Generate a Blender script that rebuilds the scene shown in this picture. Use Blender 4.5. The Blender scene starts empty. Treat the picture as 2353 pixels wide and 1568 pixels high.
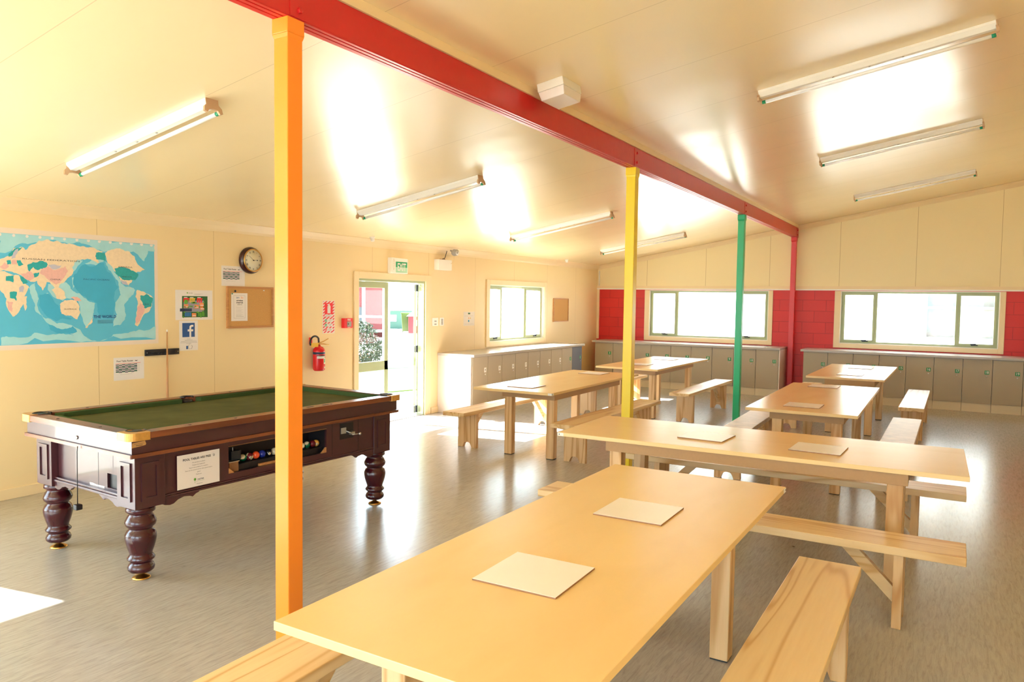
import bpy, math, random
from mathutils import Matrix, Vector
from mathutils.geometry import tessellate_polygon

random.seed(7)
SC = bpy.context.scene
COL = SC.collection
PI = math.pi

# ------------------------------------------------------------------ camera
YAW, PITCH, ROLL = 0.5377, -0.0533, 0.0141
fw = Vector((-math.sin(YAW)*math.cos(PITCH), math.cos(YAW)*math.cos(PITCH), math.sin(PITCH)))
rt = Vector((math.cos(YAW), math.sin(YAW), 0.0))
up = rt.cross(fw)
rt, up = rt*math.cos(ROLL)+up*math.sin(ROLL), -rt*math.sin(ROLL)+up*math.cos(ROLL)
cam_d = bpy.data.cameras.new('camera')
cam = bpy.data.objects.new('camera', cam_d)
COL.objects.link(cam)
cam.matrix_world = Matrix(((rt.x, up.x, -fw.x, 0), (rt.y, up.y, -fw.y, 0), (rt.z, up.z, -fw.z, 1.7), (0, 0, 0, 1)))
cam_d.lens = 1710.0/2353*36
cam_d.sensor_width = 36
cam_d.shift_y = -2.26/2353
cam_d.clip_start = 0.05
SC.camera = cam

# ------------------------------------------------------------------ exposure, sky, sun
SC.view_settings.view_transform = 'Standard'
SC.view_settings.look = 'None'
SC.view_settings.gamma = 1.0
SC.view_settings.use_curve_mapping = False
SC.view_settings.exposure = 2.88
SC.cycles.max_bounces = 12
SC.cycles.diffuse_bounces = 8
SC.cycles.glossy_bounces = 5
SC.cycles.transparent_max_bounces = 12
SC.cycles.caustics_reflective = False
SC.cycles.caustics_refractive = False
SC.cycles.sample_clamp_indirect = 8.0

world = bpy.data.worlds.new('sky')
SC.world = world
world.use_nodes = True
wn = world.node_tree
bg = wn.nodes['Background']
bg.inputs['Color'].default_value = (0.70, 0.84, 1.0, 1)
bg.inputs['Strength'].default_value = 1.8

sun_d = bpy.data.lights.new('sun', 'SUN')
sun_d.energy = 8.5
sun_d.angle = math.radians(0.6)
sun_d.color = (1.0, 0.97, 0.94)
sun = bpy.data.objects.new('sun', sun_d)
COL.objects.link(sun)
sun.rotation_euler = Vector((1.0, 0.18, -0.745)).to_track_quat('-Z', 'Y').to_euler()
sun.location = (-12, 0, 12)

# ------------------------------------------------------------------ constants of the room
XW, YB, XR, YF = -6.662, 14.737, 1.55, -3.0
C0, SL = 3.6161, 0.1732
def zc(x): return C0+SL*x
XB = -2.59

# ------------------------------------------------------------------ materials
def nodes_of(name):
    m = bpy.data.materials.new(name)
    m.use_nodes = True
    nt = m.node_tree
    return m, nt, nt.nodes['Principled BSDF']

def rgb(*c):
    """sRGB 0-255 to linear"""
    o = []
    for v in c:
        v = v/255
        o.append(v/12.92 if v <= 0.04045 else ((v+0.055)/1.055)**2.4)
    return (*o, 1)

def plain(name, col, rough=0.5, metal=0.0, spec=0.5, var=0.0, vscale=8, bump=0.0, bscale=60, coat=0.0):
    m, nt, b = nodes_of(name)
    b.inputs['Roughness'].default_value = rough
    b.inputs['Metallic'].default_value = metal
    b.inputs['Specular IOR Level'].default_value = spec
    b.inputs['Coat Weight'].default_value = coat
    tc = nt.nodes.new('ShaderNodeTexCoord')
    n = nt.nodes.new('ShaderNodeTexNoise')
    n.inputs['Scale'].default_value = vscale
    n.inputs['Detail'].default_value = 3
    nt.links.new(tc.outputs['Object'], n.inputs['Vector'])
    mx = nt.nodes.new('ShaderNodeMix')
    mx.data_type = 'RGBA'
    k = 1-var
    mx.inputs['A'].default_value = (col[0]*k, col[1]*k, col[2]*k, 1)
    mx.inputs['B'].default_value = (min(1, col[0]*(1+var)), min(1, col[1]*(1+var)), min(1, col[2]*(1+var)), 1)
    nt.links.new(n.outputs['Fac'], mx.inputs['Factor'])
    nt.links.new(mx.outputs['Result'], b.inputs['Base Color'])
    if bump > 0:
        n2 = nt.nodes.new('ShaderNodeTexNoise')
        n2.inputs['Scale'].default_value = bscale
        nt.links.new(tc.outputs['Object'], n2.inputs['Vector'])
        bp = nt.nodes.new('ShaderNodeBump')
        bp.inputs['Strength'].default_value = bump
        bp.inputs['Distance'].default_value = 0.01
        nt.links.new(n2.outputs['Fac'], bp.inputs['Height'])
        nt.links.new(bp.outputs['Normal'], b.inputs['Normal'])
    return m

def math_node(nt, op, a, b=None):
    n = nt.nodes.new('ShaderNodeMath')
    n.operation = op
    for i, v in enumerate((a, b)):
        if v is None: continue
        if isinstance(v, (int, float)): n.inputs[i].default_value = v
        else: nt.links.new(v, n.inputs[i])
    return n.outputs[0]

def seam_mask(nt, coord, start, step, half):
    a = math_node(nt, 'SUBTRACT', coord, start-step*50-step/2)
    a = math_node(nt, 'MODULO', a, step)
    a = math_node(nt, 'SUBTRACT', a, step/2)
    a = math_node(nt, 'ABSOLUTE', a)
    return math_node(nt, 'LESS_THAN', a, half)

def panelled(name, col, axis, start, step, half, line, rough=0.4, wav=0.0, coat=0.0, spec=0.5, fine=0.02, lines_bump=0.3):
    """sheet lining with straight joints every «step» metres along one axis"""
    m, nt, b = nodes_of(name)
    b.inputs['Roughness'].default_value = rough
    b.inputs['Specular IOR Level'].default_value = spec
    b.inputs['Coat Weight'].default_value = coat
    b.inputs['Coat Roughness'].default_value = 0.2
    tc = nt.nodes.new('ShaderNodeTexCoord')
    sp = nt.nodes.new('ShaderNodeSeparateXYZ')
    nt.links.new(tc.outputs['Object'], sp.inputs[0])
    mask = seam_mask(nt, sp.outputs[axis], start, step, half)
    mx = nt.nodes.new('ShaderNodeMix')
    mx.data_type = 'RGBA'
    mx.inputs['A'].default_value = col
    mx.inputs['B'].default_value = line
    nt.links.new(mask, mx.inputs['Factor'])
    nt.links.new(mx.outputs['Result'], b.inputs['Base Color'])
    n1 = nt.nodes.new('ShaderNodeTexNoise')
    n1.inputs['Scale'].default_value = 1.3
    n1.inputs['Detail'].default_value = 1
    n2 = nt.nodes.new('ShaderNodeTexNoise')
    n2.inputs['Scale'].default_value = 220
    nt.links.new(tc.outputs['Object'], n1.inputs['Vector'])
    nt.links.new(tc.outputs['Object'], n2.inputs['Vector'])
    h = math_node(nt, 'MULTIPLY', n1.outputs['Fac'], wav)
    h2 = math_node(nt, 'MULTIPLY', n2.outputs['Fac'], fine)
    h = math_node(nt, 'ADD', h, h2)
    h3 = math_node(nt, 'MULTIPLY', mask, -lines_bump)
    h = math_node(nt, 'ADD', h, h3)
    bp = nt.nodes.new('ShaderNodeBump')
    bp.inputs['Strength'].default_value = 0.6
    bp.inputs['Distance'].default_value = 0.01
    nt.links.new(h, bp.inputs['Height'])
    nt.links.new(bp.outputs['Normal'], b.inputs['Normal'])
    return m

def wood(name, c1, c2, rough=0.42, scale=(1.2, 22, 22), bands=5.0, sharp=1.0, spec=0.5, dist=2.0, coat=0.0):
    """grain running along the object's own x axis"""
    m, nt, b = nodes_of(name)
    b.inputs['Roughness'].default_value = rough
    b.inputs['Specular IOR Level'].default_value = spec
    b.inputs['Coat Weight'].default_value = coat
    tc = nt.nodes.new('ShaderNodeTexCoord')
    oi = nt.nodes.new('ShaderNodeObjectInfo')
    ad = nt.nodes.new('ShaderNodeVectorMath')
    ad.operation = 'ADD'
    rnd = math_node(nt, 'MULTIPLY', oi.outputs['Random'], 13.0)
    cb = nt.nodes.new('ShaderNodeCombineXYZ')
    for i in range(3): nt.links.new(rnd, cb.inputs[i])
    nt.links.new(tc.outputs['Object'], ad.inputs[0])
    nt.links.new(cb.outputs[0], ad.inputs[1])
    mp = nt.nodes.new('ShaderNodeMapping')
    mp.inputs['Scale'].default_value = scale
    nt.links.new(ad.outputs[0], mp.inputs['Vector'])
    n = nt.nodes.new('ShaderNodeTexNoise')
    n.inputs['Scale'].default_value = 0.55
    n.inputs['Detail'].default_value = 2
    n.inputs['Distortion'].default_value = dist*0.3
    nt.links.new(mp.outputs[0], n.inputs['Vector'])
    w = math_node(nt, 'MULTIPLY', n.outputs['Fac'], bands*6)
    w = math_node(nt, 'SINE', w)
    w = math_node(nt, 'MULTIPLY_ADD', w, 0.5)
    w.node.inputs[2].default_value = 0.5
    n2 = nt.nodes.new('ShaderNodeTexNoise')
    n2.inputs['Scale'].default_value = 8
    n2.inputs['Detail'].default_value = 4
    nt.links.new(mp.outputs[0], n2.inputs['Vector'])
    w2 = math_node(nt, 'MULTIPLY', n2.outputs['Fac'], 0.35)
    w = math_node(nt, 'POWER', w, sharp)
    w = math_node(nt, 'MULTIPLY', w, 0.75)
    w = math_node(nt, 'ADD', w, w2)
    mx = nt.nodes.new('ShaderNodeMix')
    mx.data_type = 'RGBA'
    mx.inputs['A'].default_value = c1
    mx.inputs['B'].default_value = c2
    nt.links.new(w, mx.inputs['Factor'])
    nt.links.new(mx.outputs['Result'], b.inputs['Base Color'])
    bp = nt.nodes.new('ShaderNodeBump')
    bp.inputs['Strength'].default_value = 0.06
    bp.inputs['Distance'].default_value = 0.004
    nt.links.new(w, bp.inputs['Height'])
    nt.links.new(bp.outputs['Normal'], b.inputs['Normal'])
    return m

def glass(name):
    m = bpy.data.materials.new(name)
    m.use_nodes = True
    nt = m.node_tree
    nt.nodes.remove(nt.nodes['Principled BSDF'])
    out = nt.nodes['Material Output']
    t = nt.nodes.new('ShaderNodeBsdfTransparent')
    t.inputs[0].default_value = (0.94, 0.97, 0.95, 1)
    g = nt.nodes.new('ShaderNodeBsdfGlossy')
    g.inputs['Roughness'].default_value = 0.02
    f = nt.nodes.new('ShaderNodeLayerWeight')
    f.inputs['Blend'].default_value = 0.5
    k = math_node(nt, 'POWER', f.outputs['Facing'], 5.0)
    k = math_node(nt, 'MULTIPLY', k, 0.45)
    k = math_node(nt, 'ADD', k, 0.02)
    mx = nt.nodes.new('ShaderNodeMixShader')
    nt.links.new(k, mx.inputs[0])
    nt.links.new(t.outputs[0], mx.inputs[1])
    nt.links.new(g.outputs[0], mx.inputs[2])
    nt.links.new(mx.outputs[0], out.inputs[0])
    return m

def floor_mat():
    m, nt, b = nodes_of('vinyl_floor')
    tc = nt.nodes.new('ShaderNodeTexCoord')
    mp = nt.nodes.new('ShaderNodeMapping')
    mp.inputs['Scale'].default_value = (11, 1.2, 1)
    mp.inputs['Rotation'].default_value = (0, 0, 0.1)
    nt.links.new(tc.outputs['Object'], mp.inputs['Vector'])
    n = nt.nodes.new('ShaderNodeTexNoise')
    n.inputs['Scale'].default_value = 6
    n.inputs['Detail'].default_value = 8
    n.inputs['Roughness'].default_value = 0.7
    n.inputs['Distortion'].default_value = 0.6
    nt.links.new(mp.outputs[0], n.inputs['Vector'])
    cr = nt.nodes.new('ShaderNodeValToRGB')
    e = cr.color_ramp.elements
    e[0].position, e[0].color = 0.28, (0.29, 0.27, 0.255, 1)
    e[1].position, e[1].color = 0.50, (0.40, 0.38, 0.36, 1)
    x = e.new(0.75); x.color = (0.47, 0.45, 0.43, 1)
    nt.links.new(n.outputs['Fac'], cr.inputs[0])
    # a few dark specks and scuffs trodden into the vinyl
    v = nt.nodes.new('ShaderNodeTexVoronoi')
    v.inputs['Scale'].default_value = 1.7
    nt.links.new(tc.outputs['Object'], v.inputs['Vector'])
    sp = math_node(nt, 'LESS_THAN', v.outputs['Distance'], 0.016)
    mx = nt.nodes.new('ShaderNodeMix')
    mx.data_type = 'RGBA'
    nt.links.new(sp, mx.inputs['Factor'])
    nt.links.new(cr.outputs[0], mx.inputs['A'])
    mx.inputs['B'].default_value = (0.08, 0.06, 0.05, 1)
    nt.links.new(mx.outputs['Result'], b.inputs['Base Color'])
    n2 = nt.nodes.new('ShaderNodeTexNoise')
    n2.inputs['Scale'].default_value = 1.2
    n2.inputs['Detail'].default_value = 2
    nt.links.new(tc.outputs['Object'], n2.inputs['Vector'])
    r = math_node(nt, 'MULTIPLY', n2.outputs['Fac'], 0.06)
    r = math_node(nt, 'ADD', r, 0.20)
    nt.links.new(r, b.inputs['Roughness'])
    b.inputs['Specular IOR Level'].default_value = 0.65
    n3 = nt.nodes.new('ShaderNodeTexNoise')
    n3.inputs['Scale'].default_value = 35
    n3.inputs['Detail'].default_value = 5
    nt.links.new(mp.outputs[0], n3.inputs['Vector'])
    bp = nt.nodes.new('ShaderNodeBump')
    bp.inputs['Strength'].default_value = 0.04
    bp.inputs['Distance'].default_value = 0.002
    nt.links.new(n3.outputs['Fac'], bp.inputs['Height'])
    nt.links.new(bp.outputs['Normal'], b.inputs['Normal'])
    return m

def block_mat():
    m, nt, b = nodes_of('red_blockwork')
    b.inputs['Roughness'].default_value = 0.42
    tc = nt.nodes.new('ShaderNodeTexCoord')
    sp = nt.nodes.new('ShaderNodeSeparateXYZ')
    nt.links.new(tc.outputs['Object'], sp.inputs[0])
    cb = nt.nodes.new('ShaderNodeCombineXYZ')
    nt.links.new(math_node(nt, 'ADD', sp.outputs[0], 8.42), cb.inputs[0])
    nt.links.new(math_node(nt, 'ADD', sp.outputs[2], 0.062), cb.inputs[1])
    br = nt.nodes.new('ShaderNodeTexBrick')
    br.inputs['Scale'].default_value = 1.0
    br.inputs['Brick Width'].default_value = 0.41
    br.inputs['Row Height'].default_value = 0.205
    br.inputs['Mortar Size'].default_value = 0.004
    br.inputs['Mortar Smooth'].default_value = 0.3
    br.inputs['Color1'].default_value = (0.66, 0.018, 0.016, 1)
    br.inputs['Color2'].default_value = (0.60, 0.016, 0.014, 1)
    br.inputs['Mortar'].default_value = (0.38, 0.010, 0.010, 1)
    nt.links.new(cb.outputs[0], br.inputs['Vector'])
    nt.links.new(br.outputs['Color'], b.inputs['Base Color'])
    n = nt.nodes.new('ShaderNodeTexNoise')
    n.inputs['Scale'].default_value = 90
    nt.links.new(tc.outputs['Object'], n.inputs['Vector'])
    h = math_node(nt, 'MULTIPLY', n.outputs['Fac'], 0.3)
    h = math_node(nt, 'SUBTRACT', h, br.outputs['Fac'])
    bp = nt.nodes.new('ShaderNodeBump')
    bp.inputs['Strength'].default_value = 0.5
    bp.inputs['Distance'].default_value = 0.006
    nt.links.new(h, bp.inputs['Height'])
    nt.links.new(bp.outputs['Normal'], b.inputs['Normal'])
    return m

CREAM = (0.84, 0.665, 0.38, 1)
M = {}
M['wall_l'] = panelled('cream_wall_lining', CREAM, 1, 3.86, 1.226, 0.0018, (0.50, 0.34, 0.16, 1), rough=0.38, wav=0.5, spec=0.45, fine=0.03)
M['wall_b'] = panelled('cream_gable_lining', (0.86, 0.73, 0.43, 1), 0, 0.594, 1.228, 0.003, (0.50, 0.35, 0.16, 1), rough=0.45, wav=0.3, fine=0.03)
M['ceil'] = panelled('glossy_ceiling_sheet', (0.88, 0.735, 0.46, 1), 1, 1.98, 1.025, 0.003, (0.70, 0.57, 0.36, 1), rough=0.27, wav=2.2, coat=0.35, spec=0.9, fine=0.0, lines_bump=1.6)
M['trim'] = plain('cream_trim', (0.83, 0.66, 0.40, 1), 0.35, var=0.02)
M['block'] = block_mat()
M['floor'] = floor_mat()
M['sage'] = plain('sage_aluminium', (0.40, 0.45, 0.26, 1), 0.38, metal=0.1)
M['white'] = plain('white_enamel', (0.84, 0.82, 0.78, 1), 0.3, var=0.02)
M['tube'] = plain('fluorescent_tube_glass', (0.9, 0.9, 0.9, 1), 0.12)
M['tan'] = plain('tan_plastic', (0.52, 0.34, 0.20, 1), 0.5)
M['green'] = plain('green_plastic', (0.0, 0.28, 0.13, 1), 0.35)
M['glass'] = glass('window_glass')
M['black'] = plain('black_plastic', (0.012, 0.014, 0.02, 1), 0.4)
M['grey'] = plain('grey_plastic', (0.35, 0.33, 0.30, 1), 0.4)
M['steel'] = plain('zinc_steel', (0.65, 0.65, 0.65, 1), 0.3, metal=1.0)
M['beam'] = plain('red_beam_paint', (0.56, 0.016, 0.020, 1), 0.30, var=0.06, bump=0.05, bscale=25)
M['orange'] = plain('orange_post_paint', (0.92, 0.27, 0.025, 1), 0.27, var=0.03, bump=0.03, bscale=40)
M['yellow'] = plain('yellow_post_paint', (0.85, 0.64, 0.02, 1), 0.3, var=0.03, bump=0.03, bscale=40)
M['emerald'] = plain('green_post_paint', (0.01, 0.43, 0.17, 1), 0.28, var=0.03, bump=0.03, bscale=40)
M['redpost'] = plain('red_post_paint', (0.66, 0.02, 0.02, 1), 0.32, var=0.03)
M['mdf'] = wood('varnished_board_top', (0.85, 0.62, 0.30, 1), (0.81, 0.575, 0.265, 1), rough=0.26, scale=(3, 9, 9), bands=1.2, spec=0.5)
M['mdfedge'] = wood('board_edge', (0.66, 0.42, 0.17, 1), (0.60, 0.37, 0.15, 1), rough=0.5, scale=(2, 20, 60), bands=1)
M['apron'] = plain('raw_board_apron', (0.43, 0.26, 0.12, 1), 0.55, var=0.06, vscale=60)
M['pine'] = wood('clear_pine', (0.84, 0.64, 0.36, 1), (0.62, 0.37, 0.14, 1), rough=0.36, scale=(0.6, 8, 8), bands=7.5, sharp=4.5)
M['pinez'] = wood('clear_pine_upright', (0.78, 0.55, 0.30, 1), (0.52, 0.28, 0.10, 1), rough=0.4, scale=(12, 12, 0.7), bands=6.0, sharp=3.5)
M['pineworn'] = plain('worn_stained_pine', (0.66, 0.50, 0.32, 1), 0.4, var=0.32, vscale=9)
M['pad'] = plain('rubber_foot', (0.03, 0.03, 0.03, 1), 0.7)
M['mat'] = plain('white_hardboard', (0.90, 0.87, 0.85, 1), 0.30, var=0.02)
M['matedge'] = plain('hardboard_edge', (0.30, 0.15, 0.07, 1), 0.6)
M['laminate'] = plain('taupe_laminate', (0.42, 0.34, 0.235, 1), 0.42, var=0.03, vscale=150)
M['darklam'] = plain('slate_laminate', (0.13, 0.13, 0.16, 1), 0.45, var=0.05, vscale=150)
M['gap'] = plain('cabinet_gap', (0.10, 0.08, 0.06, 1), 0.7)
M['carcase'] = plain('pale_carcase', (0.72, 0.63, 0.56, 1), 0.3)
M['worktop'] = plain('grey_worktop', (0.47, 0.42, 0.37, 1), 0.22, var=0.12, vscale=260)
M['kick'] = plain('cream_kickboard', (0.72, 0.60, 0.42, 1), 0.45)
M['paper'] = plain('paper', (0.80, 0.76, 0.74, 1), 0.6)
M['ink'] = plain('black_ink', (0.03, 0.03, 0.035, 1), 0.6)
M['inkgrey'] = plain('grey_ink', (0.35, 0.33, 0.33, 1), 0.6)
M['labelgreen'] = plain('number_label_green', (0.005, 0.26, 0.07, 1), 0.4)
M['signred'] = plain('sign_red', (0.80, 0.02, 0.03, 1), 0.4)
M['firered'] = plain('fire_red', (0.68, 0.012, 0.02, 1), 0.22)
M['navy'] = plain('navy', (0.02, 0.035, 0.09, 1), 0.4)
M['brass'] = plain('brass', (0.62, 0.36, 0.10, 1), 0.28, metal=1.0)
M['goldcap'] = plain('gold_corner_cap', (0.62, 0.33, 0.08, 1), 0.36, metal=0.35, var=0.2, vscale=60)
M['mahog'] = plain('mahogany_cabinet', (0.052, 0.010, 0.015, 1), 0.38, var=0.25, vscale=6, spec=0.7, coat=0.28)
M['mahogleg'] = plain('mahogany_leg', (0.045, 0.004, 0.008, 1), 0.2, var=0.25, vscale=6, coat=0.2)
M['rail'] = wood('red_brown_rail', (0.24, 0.075, 0.03, 1), (0.13, 0.04, 0.02, 1), rough=0.25, scale=(8, 1.5, 20), bands=2)
M['cloth'] = plain('olive_baize', (0.085, 0.090, 0.036, 1), 0.95, var=0.35, vscale=5, spec=0.1)
M['cushion'] = plain('green_cushion', (0.05, 0.085, 0.03, 1), 0.9, var=0.1, spec=0.1)
M['leather'] = plain('black_leather', (0.012, 0.010, 0.012, 1), 0.45)
M['chip'] = plain('brown_chipboard', (0.26, 0.12, 0.05, 1), 0.7, var=0.2, vscale=200)
M['cork'] = plain('cork', (0.60, 0.33, 0.11, 1), 0.85, var=0.35, vscale=160)
M['oak'] = wood('oak_frame', (0.56, 0.28, 0.10, 1), (0.45, 0.20, 0.07, 1), rough=0.45)
M['clockwood'] = plain('dark_clock_wood', (0.045, 0.010, 0.008, 1), 0.2)
M['dial'] = plain('cream_dial', (0.72, 0.66, 0.46, 1), 0.35)
M['cue'] = plain('cue_wood', (0.50, 0.25, 0.10, 1), 0.35)
M['elight'] = plain('pale_diffuser', (0.80, 0.74, 0.72, 1), 0.15)
M['mapsea'] = plain('map_sea', (0.10, 0.50, 0.74, 1), 0.5, var=0.08, vscale=5)
M['mapdeep'] = plain('map_deep_sea', (0.05, 0.42, 0.68, 1), 0.5, var=0.08, vscale=7)
M['mapshelf'] = plain('map_shelf_sea', (0.36, 0.68, 0.76, 1), 0.5, var=0.12, vscale=9)
M['mapland'] = plain('map_cream_land', (0.82, 0.66, 0.47, 1), 0.5, var=0.12, vscale=40)
M['mapteal'] = plain('map_teal_land', (0.02, 0.38, 0.42, 1), 0.5, var=0.2, vscale=60)
M['mappink'] = plain('map_pink_land', (0.78, 0.46, 0.42, 1), 0.5, var=0.12, vscale=60)
M['maplilac'] = plain('map_lilac_land', (0.50, 0.50, 0.62, 1), 0.5)
M['mapborder'] = plain('map_border_paper', (0.80, 0.68, 0.58, 1), 0.45)
M['fbblue'] = plain('dark_blue_print', (0.02, 0.09, 0.30, 1), 0.5)
M['plangreen'] = plain('plan_green', (0.02, 0.12, 0.03, 1), 0.5)
M['planorange'] = plain('plan_orange', (0.80, 0.28, 0.10, 1), 0.5)
M['planyellow'] = plain('plan_yellow', (0.80, 0.50, 0.05, 1), 0.5)
M['planlime'] = plain('plan_lime', (0.12, 0.40, 0.04, 1), 0.5)
M['plangrey'] = plain('plan_grey', (0.30, 0.30, 0.36, 1), 0.5)
M['planblue'] = plain('plan_blue', (0.02, 0.18, 0.55, 1), 0.5)
M['exitgreen'] = plain('exit_green', (0.0, 0.36, 0.14, 1), 0.35)
M['exitpale'] = plain('exit_pale_green', (0.40, 0.70, 0.52, 1), 0.3)
M['brownlabel'] = plain('tan_label', (0.55, 0.30, 0.10, 1), 0.5)
M['outwhite'] = plain('white_weatherboard', (0.86, 0.86, 0.84, 1), 0.6)
M['outpath'] = plain('pale_concrete', (0.62, 0.58, 0.52, 1), 0.9, var=0.08)
M['grass'] = plain('lawn', (0.035, 0.075, 0.012, 1), 0.95, var=0.45, vscale=2.2, bump=0.5, bscale=30)
M['leaf'] = plain('leaves', (0.022, 0.032, 0.012, 1), 0.7, var=0.5, vscale=9)
M['leafpink'] = plain('pink_tips', (0.08, 0.04, 0.03, 1), 0.7)
M['bin'] = plain('lime_bin', (0.04, 0.085, 0.006, 1), 0.4)
M['skip'] = plain('teal_skip', (0.02, 0.075, 0.05, 1), 0.5)
M['outred'] = plain('red_cladding', (0.13, 0.012, 0.014, 1), 0.5)
M['outdark'] = plain('dark_opening', (0.06, 0.07, 0.08, 1), 0.6)
M['farframe'] = plain('far_green_frame', (0.10, 0.14, 0.09, 1), 0.5)
M['curtain'] = plain('grey_curtain', (0.14, 0.15, 0.15, 1), 0.8, var=0.3, vscale=12)

# ------------------------------------------------------------------ mesh builder
class MB:
    def __init__(s, T=None):
        s.v = []; s.f = []; s.m = []; s.mats = []; s.T = T or Matrix.Identity(4); s.sm = []
    def mi(s, m):
        if m not in s.mats: s.mats.append(m)
        return s.mats.index(m)
    def add(s, vs, fs, mat, smooth=False):
        o = len(s.v); k = s.mi(mat)
        s.v += [tuple(s.T @ Vector(p)) for p in vs]
        for f in fs:
            s.f.append([o+i for i in f]); s.m.append(k); s.sm.append(smooth)
        return s
    def box(s, x0, x1, y0, y1, z0, z1, mat):
        if x0 > x1: x0, x1 = x1, x0
        if y0 > y1: y0, y1 = y1, y0
        if z0 > z1: z0, z1 = z1, z0
        vs = [(x, y, z) for z in (z0, z1) for y in (y0, y1) for x in (x0, x1)]
        return s.add(vs, [(0, 2, 3, 1), (4, 5, 7, 6), (0, 1, 5, 4), (2, 6, 7, 3), (0, 4, 6, 2), (1, 3, 7, 5)], mat)
    def hexa(s, b, t, mat):
        return s.add(list(b)+list(t), [(3, 2, 1, 0), (4, 5, 6, 7), (0, 1, 5, 4), (1, 2, 6, 5), (2, 3, 7, 6), (3, 0, 4, 7)], mat)
    def prism(s, outer, z0, z1, mat, holes=(), P=None, side=None, smooth=False):
        """polygon in local xy swept from z0 to z1; P maps (x,y,z) to builder space"""
        P = P or (lambda x, y, z: (x, y, z))
        side = side or mat
        loops = [list(outer)]+[list(h) for h in holes]
        flat = [p for l in loops for p in l]
        tris = tessellate_polygon([[Vector((p[0], p[1], 0)) for p in l] for l in loops])
        fs = []
        for t in tris:
            a, b, c = [flat[i] for i in t]
            if (b[0]-a[0])*(c[1]-a[1])-(b[1]-a[1])*(c[0]-a[0]) < 0: t = (t[0], t[2], t[1])
            fs.append(tuple(t))
        s.add([P(p[0], p[1], z1) for p in flat], fs, mat)
        s.add([P(p[0], p[1], z0) for p in flat], [f[::-1] for f in fs], mat)
        for l in loops:
            n = len(l)
            s.add([P(p[0], p[1], z0) for p in l]+[P(p[0], p[1], z1) for p in l],
                  [(i, (i+1) % n, n+(i+1) % n, n+i) for i in range(n)], side, smooth)
        return s
    def flat(s, pts, z, mat):
        """thin printed patch just proud of the sheet below"""
        tris = tessellate_polygon([[Vector((p[0], p[1], 0)) for p in pts]])
        fs = []
        for t in tris:
            a, b, c = [pts[i] for i in t]
            if (b[0]-a[0])*(c[1]-a[1])-(b[1]-a[1])*(c[0]-a[0]) < 0: t = (t[0], t[2], t[1])
            fs.append(tuple(t))
        return s.add([(p[0], p[1], z) for p in pts], fs, mat)
    def rect(s, x0, x1, y0, y1, z, mat):
        return s.add([(x0, y0, z), (x1, y0, z), (x1, y1, z), (x0, y1, z)], [(0, 1, 2, 3)], mat)
    def lathe(s, prof, mat, c=(0, 0, 0), n=28, axis='z', smooth=True):
        vs = []
        for r, h in prof:
            for i in range(n):
                a = 2*PI*i/n
                x, y = r*math.cos(a), r*math.sin(a)
                p = {'z': (x, y, h), 'x': (h, x, y), 'y': (y, h, x)}[axis]
                vs.append((p[0]+c[0], p[1]+c[1], p[2]+c[2]))
        fs = []
        for j in range(len(prof)-1):
            for i in range(n):
                k = (i+1) % n
                fs.append((j*n+i, j*n+k, (j+1)*n+k, (j+1)*n+i))
        fs.append(tuple(range(n))[::-1])
        fs.append(tuple((len(prof)-1)*n+i for i in range(n)))
        return s.add(vs, fs, mat, smooth)
    def sphere(s, c, r, mat, n=16, m=10):
        prof = [(max(1e-4, r*math.sin(PI*j/m)), -r*math.cos(PI*j/m)) for j in range(m+1)]
        return s.lathe(prof, mat, c, n)
    def tube(s, pts, r, mat, n=10):
        pts = [Vector(p) for p in pts]
        vs = []
        for i, p in enumerate(pts):
            d = (pts[min(i+1, len(pts)-1)]-pts[max(i-1, 0)]).normalized()
            a = d.orthogonal().normalized() if i == 0 else (a-d*a.dot(d)).normalized()
            b = d.cross(a)
            rr = r[i] if isinstance(r, (list, tuple)) else r
            for k in range(n):
                t = 2*PI*k/n
                vs.append(tuple(p+(a*math.cos(t)+b*math.sin(t))*rr))
        fs = [(j*n+i, j*n+(i+1) % n, (j+1)*n+(i+1) % n, (j+1)*n+i) for j in range(len(pts)-1) for i in range(n)]
        fs.append(tuple(range(n))[::-1]); fs.append(tuple((len(pts)-1)*n+i for i in range(n)))
        return s.add(vs, fs, mat, True)
    def text(s, txt, x, y, z, size, mat, align='CENTER', sx=1.0, bold=0.0):
        cu = bpy.data.curves.new('t', 'FONT')
        cu.body = txt; cu.size = size; cu.align_x = align; cu.align_y = 'CENTER'; cu.offset = bold
        cu.resolution_u = 2
        o = bpy.data.objects.new('t', cu)
        COL.objects.link(o)
        me = o.to_mesh()
        vs = [(x+v.co.x*sx, y+v.co.y, z) for v in me.vertices]
        fs = []
        for p in me.polygons:
            i = list(p.vertices)
            if p.normal.z < 0: i = i[::-1]
            fs.append(tuple(i))
        o.to_mesh_clear()
        bpy.data.objects.remove(o); bpy.data.curves.remove(cu)
        return s.add(vs, fs, mat)
    def build(s, name, parent=None, bevel=0.0, seg=2, label=None, loc=None, rotz=0.0):
        me = bpy.data.meshes.new(name)
        me.from_pydata(s.v, [], s.f)
        for m in s.mats: me.materials.append(M[m])
        me.polygons.foreach_set('material_index', s.m)
        me.polygons.foreach_set('use_smooth', s.sm)
        me.validate(); me.update()
        o = bpy.data.objects.new(name, me)
        COL.objects.link(o)
        if parent: o.parent = parent
        if bevel > 0:
            b = o.modifiers.new('edges', 'BEVEL')
            b.width = bevel; b.segments = seg; b.limit_method = 'ANGLE'; b.angle_limit = math.radians(40)
            b.harden_normals = False
        if label: o['label'] = label
        if loc: o.location = loc
        if rotz: o.rotation_euler = (0, 0, rotz)
        return o

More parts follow.
